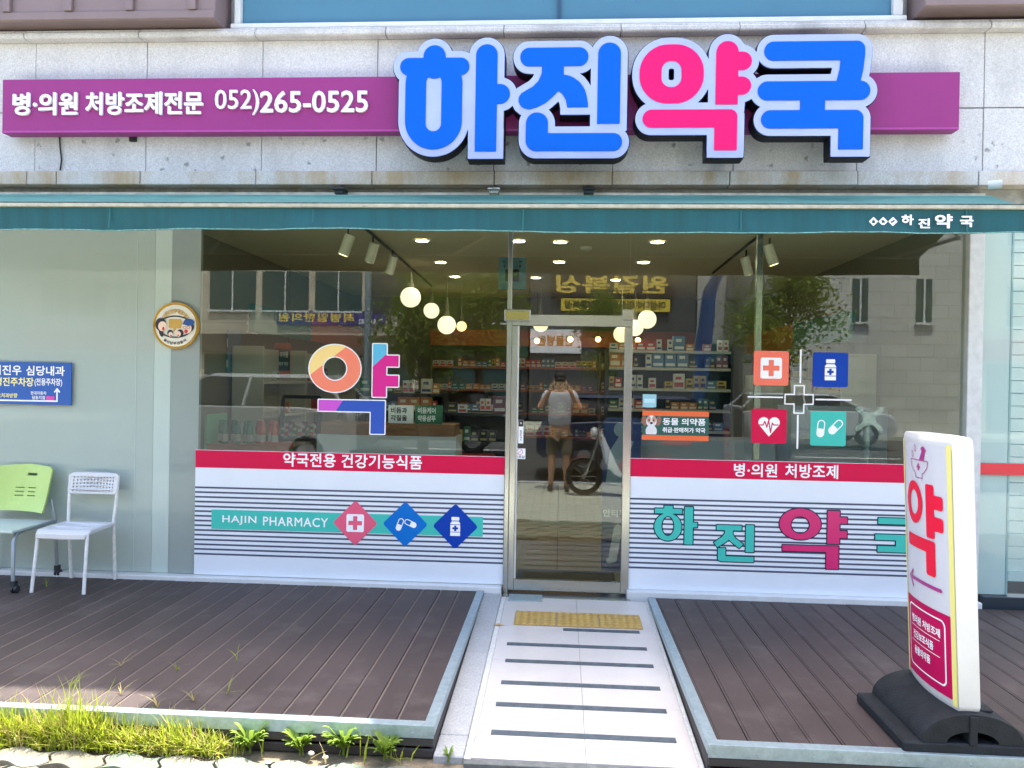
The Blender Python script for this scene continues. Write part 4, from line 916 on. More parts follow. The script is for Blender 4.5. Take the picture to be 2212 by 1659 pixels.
# ================================================================ plants
def leaf_mat(name, c, tr=.35):
    M = bpy.data.materials.new(name); M.use_nodes = True; n = M.node_tree.nodes; l = M.node_tree.links; p = n['Principled BSDF']
    p.inputs['Roughness'].default_value = .5; tc = n.new('ShaderNodeTexCoord'); nz = n.new('ShaderNodeTexNoise'); nz.inputs['Scale'].default_value = 9; l.new(tc.outputs['Object'], nz.inputs['Vector'])
    mx = n.new('ShaderNodeMix'); mx.data_type = 'RGBA'; mx.inputs[6].default_value = (*[v*.6 for v in c], 1); mx.inputs[7].default_value = (c[0]*1.5, c[1]*1.3, c[2], 1)
    l.new(nz.outputs[0], mx.inputs[0]); l.new(mx.outputs[2], p.inputs['Base Color'])
    t = n.new('ShaderNodeBsdfTranslucent'); l.new(mx.outputs[2], t.inputs[0]); ms = n.new('ShaderNodeMixShader'); ms.inputs[0].default_value = tr
    l.new(p.outputs[0], ms.inputs[1]); l.new(t.outputs[0], ms.inputs[2]); l.new(ms.outputs[0], n['Material Output'].inputs[0]); MATS[name] = M; return M
grass_m = leaf_mat('grass_blade', (.36, .47, .05), .45); weed_m = leaf_mat('weed_leaf', (.22, .36, .06), .4); dry_m = leaf_mat('dry_blade', (.42, .38, .16), .3)
def blade(mb, x, y, z, h, a, lean, w):
    dx, dy = math.cos(a), math.sin(a); px, py = -dy*w, dx*w; P = []
    for k, t in enumerate((0, .4, .75, 1)):
        o = lean*t*t; ww = (1, .85, .5, 0)[k]; cx, cy, cz = x+dx*o, y+dy*o, z+h*(t-.25*t*t*min(1, lean/h))
        P += [(cx-px*ww, cy-py*ww, cz), (cx+px*ww, cy+py*ww, cz)] if ww else [(cx, cy, cz)]
    mb.add(P, [(0, 1, 3, 2), (2, 3, 5, 4), (4, 5, 6)])
g = random.Random(11); mb = MB(); dr = MB()
for i in range(9500):
    x = g.uniform(-3.4, -1.4) if g.random() < .85 else g.uniform(-4.6, -.6)
    dens = .8 if x < -2.1 else (.6 if x < -1.5 else .14)
    cl = .5+.5*math.sin(x*9.3)*math.sin(x*4.1+1)
    if g.random() > dens*(.45+.55*cl): continue
    y = -2.36-abs(g.gauss(0, .045))-.01; 
    if y < -2.47: continue
    hh = (g.uniform(.05, .19) if g.random() < .93 else g.uniform(.2, .3))*(1.0 if x < -2.1 else .8)*(.6+.6*cl)*(1-.8*min(1, max(0, (-2.37-y)/.12)))
    pass
    blade(dr if g.random() < .24 else mb, x, y, GZ-.01, hh+.03, g.uniform(0, 6.28), g.uniform(.02, .12), g.uniform(.002, .0045))
gr = stuff(mb.build('grass', grass_m, None, weld=False)); tag(gr, 'bright green grass growing along the front edge of the left deck', 'grass')
gd = stuff(dr.build('dry_grass', dry_m, None, weld=False)); tag(gd, 'dry yellowish blades mixed into the grass at the left deck', 'grass')
def weed(px, py, r, n, label):
    c = onZ(px, py, GZ); t = thing('weed_plant', label, 'weed', 'weeds at the foot of the left deck', (c[0], c[1], GZ)); q = MB()
    for i in range(n):
        a = g.uniform(0, 6.28); L = r*g.uniform(.6, 1.15); w_ = L*g.uniform(.05, .09); rise = g.uniform(.8, 1.7); d = (math.cos(a), math.sin(a)); P = []
        for tt, ww in ((0.05, .25), (.35, .8), (.65, 1), (.85, .6), (1, 0)):
            ox, oy, oz = d[0]*L*tt*.6, d[1]*L*tt*.6, L*rise*(tt-.55*tt*tt)
            P += [(ox+d[1]*w_*ww, oy-d[0]*w_*ww, oz+.1*w_*ww), (ox, oy, oz-.2*w_*ww), (ox-d[1]*w_*ww, oy+d[0]*w_*ww, oz+.1*w_*ww)]
        q.add(P, [(3*k+j, 3*k+3+j, 3*k+4+j, 3*k+1+j) for k in range(4) for j in (0, 1)], True)
    q.build('foliage', weed_m, t, weld=False); MB().tube([(0, 0, -.02), (.004, 0, r*.3)], [.006, .003], 6).build('stem', weed_m, t)
weed(540, 1618, .15, 80, 'bushy leafy weed just right of the grass strip'); weed(648, 1622, .13, 60, 'leafy weed second from the grass strip'); weed(742, 1622, .16, 84, 'tallest leafy weed by the deck fascia')
weed(830, 1634, .15, 44, 'broad leaved weed near the deck corner'); weed(968, 1636, .06, 22, 'tiny weed between the deck corner and the kerb stone')
for k, (px, py) in enumerate(((382, 1450), (262, 1440), (150, 1492), (262, 1502), (492, 1500), (340, 1530), (512, 1425), (418, 1515), (100, 1268))):
    c = onZ(px, py, DZ); q = MB()
    for i in range(g.randint(4, 7)): blade(q, 0, 0, 0, g.uniform(.03, .1), g.uniform(0, 6.28), g.uniform(.02, .11), .002)
    o = q.build('grass_sprout', dry_m if k % 2 else grass_m, None, weld=False); o.location = c
    tag(o, 'thin grass sprout growing between the left deck planks', 'grass sprout', 'sprouts between deck planks')
# litter
lf = MB().add([(-.03, -.01, .003), (0, -.016, .008), (.035, 0, .004), (.005, .014, .012), (-.028, .01, .006)], [(0, 1, 3, 4), (1, 2, 3)]).build('dry_leaf', mat('dry_leaf', S(196, 160, 110), .8)); lf.location = onR(1078, 1352) + np.array([0, 0, .004]); tag(lf, 'small curled brown leaf on the left side of the ramp', 'leaf')
for k, (px, py) in enumerate(((672, 1632), (703, 1640), (580, 1650))):
    c = onZ(px, py, GZ); o = MB().ball((0, 0, .01), .016, 8, (1, .7, .6)).build('pebble', mat('pale_pebble', S(214, 206, 196), .8)); o.location = c; o.scale = (1, 1, 1-.15*k); tag(o, 'pale pebble lying among the weeds by the left deck', 'pebble', 'pebbles by the deck')

# ================================================================ shop interior
warm = mat('interior_paint', S(132, 124, 108), .75, var=.03, scale=2); ceil_m = mat('ceiling_paint', S(214, 203, 176), .8)
IX0, IX1, IY1, CZ = -3.3, 2.98, 6.3, 2.9
def itile():
    M = brick_ground('shop_floor', S(176, 164, 140), S(120, 110, 94), 1.65); M.node_tree.nodes['Principled BSDF'].inputs['Roughness'].default_value = .18
    b = [q for q in M.node_tree.nodes if q.type == 'TEX_BRICK'][0]; b.offset = 0; b.inputs['Brick Width'].default_value = 1; b.inputs['Row Height'].default_value = 1; b.inputs['Mortar Size'].default_value = .006; return M
struct(box('floor', (IX0, IX1, .06, IY1, -.1, -.0005), itile()))
struct(box('ceiling', (IX0, IX1, .07, IY1, CZ, CZ+.02), ceil_m))
struct(box('wall_left', (IX0-.1, IX0, .07, IY1, 0, CZ), warm)); struct(box('wall_right', (IX1, IX1+.05, .07, IY1, 0, CZ), warm)); struct(box('wall_back', (IX0, IX1, IY1, IY1+.1, 0, CZ), warm))
tag(box('door_mat', (-.33, .47, .14, .68, .0, .012), mat('mat_dark', S(34, 44, 48), .95, var=.3, scale=80), None, .004), 'dark floor mat just inside the glass door', 'mat')
glow_w = mat('lamp_globe', (1, .9, .7), .4, emit=((1, .88, .6), .32)); glow_d = mat('downlight_lens', (1, .95, .85), .4, emit=((1, .9, .72), 15)); glow_b = mat('bulb_amber', (1, .8, .4), .4, emit=((1, .72, .25), 2))
lampw = mat('lamp_white', S(224, 220, 206), .4)
pos_lbl = {(0, 0): 'nearest the left window', (0, 1): 'nearest the mullion left of the door', (0, 2): 'above the door', (0, 3): 'brightest, above right of the door'}
dl = [(912, 520, 0), (1120, 521, 0), (1210, 523, 0), (1420, 523, 0), (952, 567, 1), (1208, 566, 1), (1390, 567, 1), (983, 598, 2), (1158, 600, 2), (1330, 605, 2)]
for k, (px, py, rw) in enumerate(dl):
    c = onZ(px, py, CZ-.006); t = thing('downlight', 'round recessed ceiling downlight, %s row from the shop window' % ('first', 'second', 'third')[rw], 'downlight', 'downlights in the shop ceiling, row %d' % (rw+1), (c[0], c[1], CZ))
    MB().lathe([(.075, -.001), (.085, -.008), (.062, -.01), (.06, -.004)], n=24).build('trim_ring', lampw, t); MB().lathe([(0, -.0045), (.059, -.0045)][::-1], n=24).build('lens', glow_d, t)
for k, (px, py, r, R_) in enumerate(((887, 642, 22, .115), (932, 671, 17, .11), (965, 702, 20, .115), (997, 705, 11, .075), (1168, 700, 17, .11), (1343, 722, 18, .11), (1372, 708, 18, .11), (1398, 690, 20, .115))):
    dep = F*R_/r; d = ray(px, py); c = CAM+d/F*dep
    lab = ('largest white globe pendant lamp, highest in the left window', 'white globe pendant lamp second from the left', 'white globe pendant lamp lowest in the left window', 'small amber globe pendant lamp behind the white globes', 'globe pendant lamp cut by the top rail of the door', 'globe pendant lamp at the right edge of the door', 'globe pendant lamp just right of the door stile', 'globe pendant lamp highest right of the door')[k]
    t = thing('pendant_lamp', lab, 'lamp', 'globe pendant lamps', tuple(c))
    MB().ball((0, 0, 0), R_, 24).build('globe', glow_w if k != 3 else mat('lamp_globe_amber', (1, .7, .4), .4, emit=((1, .6, .25), .6)), t)
    MB().lathe([(R_*.36, R_*.92), (R_*.3, R_*1.15), (.022, R_*1.75), (.012, R_*2.4)], n=16).build('lamp_cone', mat('lamp_cone_grey', S(150, 140, 120), .5), t); MB().tube([(0, 0, R_*2.3), (0, 0, CZ-c[2])], .003, 5).build('cord', lampw, t)
for k, (px, py) in enumerate(((1160, 736), (1232, 733), (1292, 733), (1378, 735))):
    c = CAM+ray(px, py)/F*11.4; t = thing('bulb_pendant', 'small amber bulb pendant under a flat disc shade at the back of the shop', 'lamp', 'amber bulbs at the back', tuple(c))
    MB().ball((0, 0, 0), .042, 12).build('bulb', glow_b, t); MB().lathe([(0, .05), (.12, .035), (.125, .03)], n=16).build('disc_shade', dark_metal, t); MB().tube([(0, 0, .045), (0, 0, CZ-c[2])], .003, 5).build('cord', dark_metal, t)
def track(pts, spots, label, gl):
    a, b = [onZ(*q, CZ-.015) for q in pts]; d = (b-a)/np.linalg.norm(b-a); tr = MB().tube([tuple(a-d*.6), tuple(b)], .013, 6).build('light_track', dark_metal); tag(tr, label, 'light track')
    for k, (px, py) in enumerate(spots):
        c = onZ(px, py-38, CZ-.02); t = thing('track_spotlight', gl[k], 'spotlight', 'spotlights on the ceiling tracks', (c[0], c[1], c[2]))
        sgn = 1 if px < 1200 else -1; ax = Vector((-.35*sgn, .25*(k > 0), -1)).normalized(); p_ = Vector((0, 0, -.12))
        MB().tube([(0, 0, 0), (0, 0, -.07), tuple(p_)], .008, 6).build('arm', dark_metal, t); MB().tube([tuple(p_-ax*.06), tuple(p_+ax*.12)], .045, 16).build('can', lampw, t)
        MB().tube([tuple(p_+ax*.1205), tuple(p_+ax*.122)], .036, 16).build('lens', mat('spot_lens', (1, .9, .6), .4, emit=((1, .85, .4), 1.2)), t)
track(((800, 503), (932, 618)), ((752, 530), (806, 548), (848, 578)), 'black ceiling light track receding above the left window', ('white cylinder spotlight nearest the left window', 'white tilted spotlight in the middle of the left track', 'white spotlight farthest along the left track'))
track(((1645, 505), (1540, 590)), ((1663, 552), (1612, 578)), 'black ceiling light track receding above the right window', ('white spotlight right of the right mullion', 'white spotlight left of the right mullion'))
c = onZ(1266, 534, CZ); o = MB().lathe([(.055, 0), (.055, -.02), (.03, -.035), (0, -.036)], n=16).build('smoke_detector', lampw); o.location = c; tag(o, 'small white smoke detector on the ceiling above the door', 'smoke detector')

# ---- shelves and goods
def print_mat(i, c1, c2):
    M = bpy.data.materials.new('carton_%d' % i); M.use_nodes = True; n = M.node_tree.nodes; l = M.node_tree.links; p = n['Principled BSDF']; p.inputs['Roughness'].default_value = .4
    tc = n.new('ShaderNodeTexCoord'); se = n.new('ShaderNodeSeparateXYZ'); l.new(tc.outputs['Generated'], se.inputs[0])
    def band(o, a, b):
        x = n.new('ShaderNodeMath'); x.operation = 'COMPARE'; x.inputs[1].default_value = (a+b)/2; x.inputs[2].default_value = (b-a)/2; l.new(o, x.inputs[0]); return x.outputs[0]
    m1 = n.new('ShaderNodeMath'); m1.operation = 'MULTIPLY'; l.new(band(se.outputs[2], .12, .42 if i % 2 else .3), m1.inputs[0]); l.new(band(se.outputs[0], .1, .9), m1.inputs[1])
    m2 = n.new('ShaderNodeMath'); m2.operation = 'MULTIPLY'; l.new(band(se.outputs[2], .6, .8), m2.inputs[0]); l.new(band(se.outputs[0], .2, .7), m2.inputs[1])
    ad = n.new('ShaderNodeMath'); ad.operation = 'MAXIMUM'; l.new(m1.outputs[0], ad.inputs[0]); l.new(m2.outputs[0], ad.inputs[1])
    mx = n.new('ShaderNodeMix'); mx.data_type = 'RGBA'; mx.inputs[6].default_value = (*c1, 1); mx.inputs[7].default_value = (*c2, 1); l.new(ad.outputs[0], mx.inputs[0]); l.new(mx.outputs[2], p.inputs['Base Color']); return M
cart = [print_mat(i, *q) for i, q in enumerate([(S(214, 210, 200), S(40, 70, 130)), (S(200, 60, 50), S(230, 225, 215)), (S(60, 110, 80), S(225, 225, 215)), (S(205, 170, 70), S(60, 40, 30)), (S(40, 44, 60), S(190, 170, 110)), (S(220, 220, 220), S(190, 50, 60)), (S(90, 130, 170), S(235, 235, 235)), (S(210, 130, 60), S(240, 230, 210)), (S(120, 60, 90), S(220, 200, 210))])]
sizes = [(.075, .06, .11), (.06, .05, .14), (.1, .07, .09), (.05, .05, .12), (.12, .08, .16), (.085, .05, .075)]
cm = {(i, j): MB().box(-s_[0]/2, s_[0]/2, -s_[1]/2, s_[1]/2, 0, s_[2]).mesh('medicine_box', cart[j]) for i, s_ in enumerate(sizes) for j in range(len(cart))}
orange = mat('orange_shelf', S(176, 88, 42), .5); wood_w = mat('white_laminate', S(200, 196, 186), .5); black_f = mat('black_frame', S(36, 36, 38), .5); brown_w = mat('brown_wood', S(140, 92, 56), .5, var=.2, scale=4, stretch=(1, 1, 8))
gi_ = random.Random(5)
def goods(w, d, loc, rz, z, label, group, dens=1., smax=6, only=None):
    x = -w/2+.02; c_, s2 = math.cos(rz), math.sin(rz)
    while True:
        i = gi_.randrange(smax); j = gi_.randrange(len(cart)) if only is None else gi_.choice(only); reps = gi_.randint(1, 3); sz = sizes[i]
        for _ in range(reps):
            if x+sz[0] > w/2-.02: return
            if gi_.random() < dens:
                lx, ly = x+sz[0]/2, -d/2+sz[1]/2+.02+gi_.uniform(0, .02); o = obj('medicine_box', cm[i, j]); o.location = (loc[0]+lx*c_-ly*s2, loc[1]+lx*s2+ly*c_, loc[2]+z); o.rotation_euler.z = rz+gi_.uniform(-.08, .08); tag(o, label, 'medicine box', group)
            x += sz[0]+.008
def shelf(label, loc, rz, w, d, h, zs, mside, mboard, blabel, group, dens=1., back=True, smax=6, only=None):
    t = thing('shelf_unit', label, 'shelf', None, loc, rz)
    for s_ in (-1, 1): box('side_panel', (s_*w/2-.012, s_*w/2+.012, -d/2, d/2, 0, h), mside, t, .002)
    if back: box('back_panel', (-w/2+.012, w/2-.012, d/2-.012, d/2, 0, h), mside, t)
    for z in zs: box('shelf_board', (-w/2+.0125, w/2-.0125, -d/2, d/2-.0125, z-.028, z), mboard, t, .002); goods(w, d, loc, rz, z, blabel, group, dens, smax, only)
    return t
for k, x in enumerate((-1.35, -.05, 1.25)): shelf(('tall back wall shelf left of the door view', 'tall orange edged back wall shelf seen through the door', 'tall back wall shelf right of the door view')[k], (x, 6.1, 0), 0, 1.28, .3, 2.05, (.75, 1.1, 1.45, 1.8), mat('back_shelf_brown', S(104, 92, 78), .6), orange, 'small medicine carton on the orange edged back wall shelves', 'cartons on the back wall shelves', .95)
hb = box('header_board', (-2.0, 2.0, 5.9, 5.96, 2.12, 2.36), orange); tag(hb, 'orange header board running above the back wall shelves', 'header board')
for k, y in enumerate((2.2, 3.5, 4.8)): shelf(('right wall shelf nearest the window', 'middle right wall shelf', 'right wall shelf farthest back')[k], (2.78, y, 0), -math.pi/2, 1.25, .32, 1.9, (.5, .85, 1.2, 1.55), wood_w, wood_w, 'medicine carton on the right wall shelves', 'cartons on the right wall shelves', .3)
for k, y in enumerate((2.3, 3.6, 4.9)): shelf(('left wall shelf nearest the window', 'middle left wall shelf', 'left wall shelf farthest back')[k], (-3.1, y, 0), math.pi/2, 1.25, .32, 1.9, (.5, .85, 1.2, 1.55), wood_w, wood_w, 'medicine carton on the left wall shelves', 'cartons on the left wall shelves', .1)
for s_, x in ((-1, -3.0), (1, 2.68)):
    tg = thing('wall_header', 'teal and orange header band above the %s wall shelves' % ('left' if s_ < 0 else 'right'), 'header board', loc=(x, 3.5, 2.0))
    box('teal_section', (-.03, .03, -2.0, -.3, .03, .3), mat('header_teal', S(20, 110, 104), .5), tg); box('orange_section', (-.03, .03, -.298, 2.0, .03, .3), orange, tg)
# island gondola right of the door
shelf('tall dark island shelf with cartons right of the door', (1.15, 2.6, 0), 0, 1.3, .4, 1.95, (1.1, 1.32, 1.54, 1.76, 1.94), black_f, wood_w, 'medicine carton on the island shelf right of the door', 'cartons on the island shelf', .85)
shelf('low island shelf with cartons behind the counter', (-1.0, 3.2, 0), 0, 1.0, .4, 1.25, (.35, .65, .95, 1.24), black_f, wood_w, 'medicine carton on the island shelf behind the white counter', 'cartons on the counter island', .95)
shelf('dark shelf of cartons just left of the door', (-.78, 1.5, 0), 0, .6, .35, 1.3, (.45, .75, 1.02, 1.29), black_f, black_f, 'medicine carton on the dark shelf just left of the door', 'cartons on the dark shelf', .95)
shelf('low dark shelf of cartons behind the big syllable sticker', (-1.75, 2.7, 0), 0, .95, .35, 1.45, (.8, 1.02, 1.24, 1.44), black_f, black_f, 'medicine carton on the dark shelf behind the big syllable sticker', 'cartons behind the sticker', .95)
for k, (px, py, w_, h_, mm) in enumerate(((505, 760, .3, .42, 6), (545, 700, .26, .2, 5), (655, 770, .22, .3, 4), (700, 720, .3, .2, 7))):
    c = onX(px, py, IX0+.02) if k < 2 else onY(px, py, 5.4); o = box('wall_notice', (-.008, .008, -w_/2, w_/2, -h_/2, h_/2) if k < 2 else (-w_/2, w_/2, -.008, .008, -h_/2, h_/2), cart[mm], None, .001); o.location = c if k < 2 else (c[0], IY1-.012, c[2]); tag(o, ('large blue notice on the left inner wall', 'small white and red notice on the left inner wall', 'dark notice on the back wall behind the sticker', 'orange notice on the back wall behind the sticker')[k], 'notice')
# dark tall cartons on the right
for k, (px, py, w_, h_, mm) in enumerate(((1690, 800, .14, .2, 4), (1722, 800, .17, .3, 4), (1640, 790, .12, .16, 8))):
    c = CAM+ray(px, py)/F*8.0; o = box('carton', (-w_/2, w_/2, -.08, .08, 0, h_), cart[mm], None, .002); o.location = (c[0], c[1], c[2]-.1)
    tag(o, ('squat dark carton left of the tall one behind the coral sticker', 'tall dark carton behind the coral sticker', 'plum coloured carton behind the right mullion')[k], 'carton')
    stn = box('carton_stand', (c[0]-.12, c[0]+.12, c[1]-.1, c[1]+.1, 0, c[2]-.102), wood_w, None, .003); tag(stn, 'pale stand under the %s' % ('squat dark carton', 'tall dark carton', 'plum coloured carton')[k], 'stand')
# counter behind the left window
a, b = onY(684, 938, .75), onY(985, 975, .75)
ct = thing('counter', 'white counter with brown wooden top band behind the left window', 'counter', loc=((a[0]+b[0])/2, .95, 0)); hw = (b[0]-a[0])/2
box('front_panel', (-hw, hw, -.2, .2, 0, a[2]), mat('counter_white', S(206, 206, 206), .4), ct, .004); t2 = onY(684, 912, .78)[2]; box('wooden_band', (-hw+.02, hw-.02, -.17, .17, a[2], t2), brown_w, ct, .003)
for k, (x0, x1, s_, bgm, txm, lab) in enumerate(((838, 893, '비듬과|각질을', sheet_white, ink, 'white price card with dark lettering standing on the counter'), (896, 956, '비듬케어|약용샴푸', mat('card_green', S(40, 110, 80), .4), sheet_white, 'green price card with white lettering standing on the counter'))):
    p_, q_ = onY(x0, 912, .85), onY(x1, 876, .85); t = thing('price_card', lab, 'card', loc=(p_[0], .85, p_[2])); w_, h_ = q_[0]-p_[0], q_[2]-t2
    t.location = ((p_[0]+q_[0])/2, .86, t2); box('card', (-w_/2, w_/2, 0, .006, 0, h_), bgm, t)
    for r_, ss in enumerate(s_.split('|')): text('lettering', ss, -w_*.4, h_*(.55-.42*r_), w_*.25, h_*(.88-.42*r_), -.0015, txm, t, .03)
# spray cans on an orange table
c0 = onY(465, 957, 1.0); c1 = onY(600, 957, 1.0); tz = c0[2]
tb = thing('display_table', 'small orange topped display table behind the left window edge', 'table', loc=((c0[0]+c1[0])/2, 1.1, 0)); hw = (c1[0]-c0[0])/2+.03
box('table_top', (-hw, hw, -.2, .22, tz-.06, tz), orange, tb, .003)
for s_ in (-1, 1):
    for yy in (-.17, .19): box('leg', (s_*hw-.03*(s_ > 0), s_*hw+.03*(s_ < 0), yy-.015, yy+.015, 0, tz-.061), mat('mint_leg', S(120, 190, 150), .5), tb)
box('end_panel', (-hw-.025, -hw-.001, -.2, .22, tz-.06, tz+.26), mat('mint_leg', S(120, 190, 150), .5), tb, .002)
def can(cap_c, body_c, nm):
    bo = MB().lathe([(.026, 0), (.029, .004), (.029, .15), (.022, .165), (.012, .168)], n=16); return bo, cap_c
cans = {}
for k in range(10):
    green = k < 6; key = 'green' if green else 'red'; cc = S(30, 120, 92) if green else S(206, 76, 48)
    x = c0[0]+.03+k*(c1[0]-c0[0]-.06)/9; y = 1.0+(.0 if k % 2 else .07)
    t = thing('spray_can', '%s spray can standing in a row on the orange display table' % key, 'spray can', '%s spray cans' % key, (x, y, tz))
    if key not in cans:
        lm = mat('can_body_'+key, cc, .35)
        cans[key] = (MB().lathe([(.026, 0), (.031, .004), (.031, .15), (.025, .165)], n=16).mesh('body', lm), MB().lathe([(.025, .166), (.024, .2), (.015, .212), (0, .213)], n=16).mesh('cap', mat('can_cap_'+key, cc, .4)))
    bd = obj('body', cans[key][0], t); obj('cap', cans[key][1], t); MB().lathe([(.0316, .02), (.0316, .085)], n=16).build('label', wood_w, bd)
# leaning black magazine rack
c0 = onY(580, 970, 1.7); c1 = onY(676, 970, 1.7); rk = thing('display_rack', 'black ladder rack with booklets on its tiers behind the left window', 'rack', loc=((c0[0]+c1[0])/2, 1.9, 0)); hw = (c1[0]-c0[0])/2; ht = onY(620, 857, 1.9)[2]
for s_ in (-1, 1): MB().tube([(s_*hw, -.2, 0), (s_*hw*.85, .1, ht)], .018, 4).build('upright', black_f, rk); MB().tube([(s_*hw, .2, 0), (s_*hw*.85, .1, ht)], .016, 4).build('upright', black_f, rk)
box('top_bar', (-hw*.85, hw*.85, .085, .115, ht-.02, ht+.015), black_f, rk)
for k, z in enumerate((.35, .66, .97)):
    box('tier', (-hw*.92, hw*.92, -.13+k*.06, .16, z-.03, z), black_f, rk)
    for i in range(9):
        x = rk.location.x-hw*.8+i*hw*.19; o = box('booklet', (-.03, .03, -.012, .012, 0, .13+.02*(i % 3)), cart[(i*3+k) % 9]); o.location = (x, 1.9-.06+k*.06, z); o.rotation_euler = (-.25, 0, gi_.uniform(-.2, .2)); tag(o, 'booklet leaning on the tiers of the black ladder rack', 'booklet', 'booklets on the black rack')
# poster on the left inner wall and standee by the door
c = onY(601, 776, 2.9); t = thing('wall_poster', 'green and orange poster hanging above the black rack', 'poster', loc=(c[0], 2.9, c[2])); box('border', (-.14, .14, 0, .01, -.19, .19), mat('orange_vinyl', S(236, 104, 52), .4), t); box('panel', (-.138, .138, -.004, -.001, -.13, .12), mat('poster_dark', S(30, 44, 44), .4), t); text('lettering', '동물 의약품', -.06, .02, .12, .09, -.006, sheet_white, t, .03); text('lettering', '취급·판매허가 약국', -.1, -.08, .12, -.03, -.006, sheet_white, t, .02)
hang = MB().tube([(c[0]-.12, 2.905, c[2]+.19), (c[0]-.12, 2.905, CZ)], .002, 5).tube([(c[0]+.12, 2.905, c[2]+.19), (c[0]+.12, 2.905, CZ)], .002, 5); hang.v = [tuple(Vector(q)-Vector(t.location)) for q in hang.v]; hang.build('hanging_wire', dark_metal, t)
c = onZ(1330, 1090, 0.0); t = thing('cardboard_standee', 'blue cardboard advertising standee inside the door on the right', 'standee', loc=(.53, .75, 0))
fs = U(rb(-.16, 0, .16, 1.3, .05)); shape('board', fs, (-.17, .17, 0, 1.31), .01, 0, mat('standee_blue', S(24, 58, 120), .4), t, .012)
shape('jersey', U(poly([(-.13, .75), (.0, .72), (.06, 1.0), (.1, 1.1), (-.02, 1.15), (-.1, 1.02)]), ell(-.02, 1.2, .05, .06)), (-.17, .17, .7, 1.3), .006, -.003, mat('jersey_grey', S(150, 170, 190), .5), t)
shape('sock', U(cap(-.06, .12, -.02, .36, .035), cap(-.09, .09, -.05, .1, .025)), (-.17, .17, 0, .45), .005, -.003, sheet_white, t); text('lettering', '안티푸라', -.15, .46, .12, .52, -.003, sheet_white, t, .02); box('stand_foot', (-.15, .15, .012, .18, 0, .012), MATS['standee_blue'], t)
# monitor arm and grey partition on the right
c = onY(1872, 1000, .5); t = thing('monitor_arm', 'light grey monitor arm on a post inside the right window', 'monitor arm', loc=(c[0], .5, 0)); zt = onY(1872, 905, .5)[2]
MB().tube([(0, 0, 0), (0, 0, zt)], .03, 12).build('post', galv, t); MB().lathe([(0, .012), (.14, .012), (.14, 0), (0, 0)], n=20).build('foot', galv, t)
shape('bracket_plate', U(*[cap(0, zt, s_*.09, zt+u_*.08, .018) for s_ in (-1, 1) for u_ in (-1, 1)], rb(-.05, zt-.05, .05, zt+.05, .01)), (-.12, .12, zt-.11, zt+.11), .005, -.04, galv, t, .01); MB().tube([(0, -.03, zt), (0, .0, zt)], .02, 8).build('neck', galv, t)
pt = box('partition', (1.95, 2.9, 1.2, 1.24, 0, 1.42), mat('partition_grey', S(176, 184, 192), .5), None, .004); tag(pt, 'plain grey partition panel behind the right window', 'partition')
cn = box('counter', (.62, 1.85, .9, 1.3, 0, 1.12), mat('counter_grey', S(176, 178, 180), .45), None, .006); tag(cn, 'pale grey low counter behind the right window below the stickers', 'counter')
# control box behind the mullion
a, b = onY(1076, 625, .09), onY(1137, 556, .09); t = thing('control_panel', 'blue grey control panel behind the mullion above the door', 'control panel', loc=((a[0]+b[0])/2, .09, a[2])); w_, h_ = b[0]-a[0], b[2]-a[2]
box('case', (-w_/2, w_/2, 0, .03, 0, h_), mat('panel_blue_grey', S(96, 126, 136), .4), t, .004); box('screen', (-w_*.25, w_*.25, -.006, -.0005, h_*.25, h_*.62), black_f, t)
for s_ in (-1, 1): box('mark', (s_*w_*.3-.012, s_*w_*.3+.012, -.004, -.0005, h_*.85, h_*.88), black_f, t); box('mark', (s_*w_*.28-.006, s_*w_*.28+.006, -.004, -.0005, h_*.68, h_*.76), black_f, t)

# ================================================================ across the street (seen mirrored in the glass)
def facade_mat(name, c, mort, sc, bw=1.0, bh=.5):
    M = brick_ground(name, c, mort, sc); b = [q for q in M.node_tree.nodes if q.type == 'TEX_BRICK'][0]; tc = [q for q in M.node_tree.nodes if q.type == 'TEX_COORD'][0]; l = M.node_tree.links
    mp = M.node_tree.nodes.new('ShaderNodeMapping'); mp.inputs['Rotation'].default_value = (math.pi/2, 0, 0); l.new(tc.outputs['Object'], mp.inputs[0]); l.new(mp.outputs[0], b.inputs['Vector'])
    b.inputs['Brick Width'].default_value = bw; b.inputs['Row Height'].default_value = bh; b.inputs['Mortar Size'].default_value = .011; return M
st_b = facade_mat('beige_stone', S(206, 196, 176), S(128, 120, 108), 1.0, 3.0, .8); st_g = facade_mat('grey_stone', S(206, 206, 198), S(136, 136, 130), 1.0, .9, .45); st_d = mat('charcoal_cladding', S(70, 74, 78), .5, var=.1); st_w = facade_mat('white_cladding', S(200, 202, 204), S(160, 162, 164), 1.0, .4, 4)
ogl = mat('street_glass', S(44, 74, 76), .08, spec=.6)
def opp(label, px0, px1, Yd, h, mm, wins, shop=None, depth=8):
    x0, x1 = sorted((mir(px0, 822, Yd)[0], mir(px1, 822, Yd)[0])); t = thing('street_building', label, 'building', None, ((x0+x1)/2, -Yd, GZ)); hw = (x1-x0)/2
    box('wall', (-hw, hw, -depth, 0, 0, h), mm, t)
    for (a, b, z0, z1) in wins:
        wn = box('window', (-hw+a*2*hw, -hw+b*2*hw, -.1, .03, z0, z1), ogl, t); box('window_sill', (-hw+a*2*hw-.05, -hw+b*2*hw+.05, .031, .12, z0-.08, z0), white_paint, wn)
        box('window_bar', (-hw+(a+b)*hw-.03, -hw+(a+b)*hw+.03, .031, .06, z0, z1), white_paint, wn)
    if shop: box('shopfront', (-hw+.3, hw-.3, -.2, .05, .1, 2.6), ogl, t); box('fascia', (-hw, hw, .0, .25, 2.7, 3.5), shop, t)
    box('cornice', (-hw-.1, hw+.1, .0, .3, h-.3, h), mm, t)
    return t, hw
ry_ = random.Random(2)
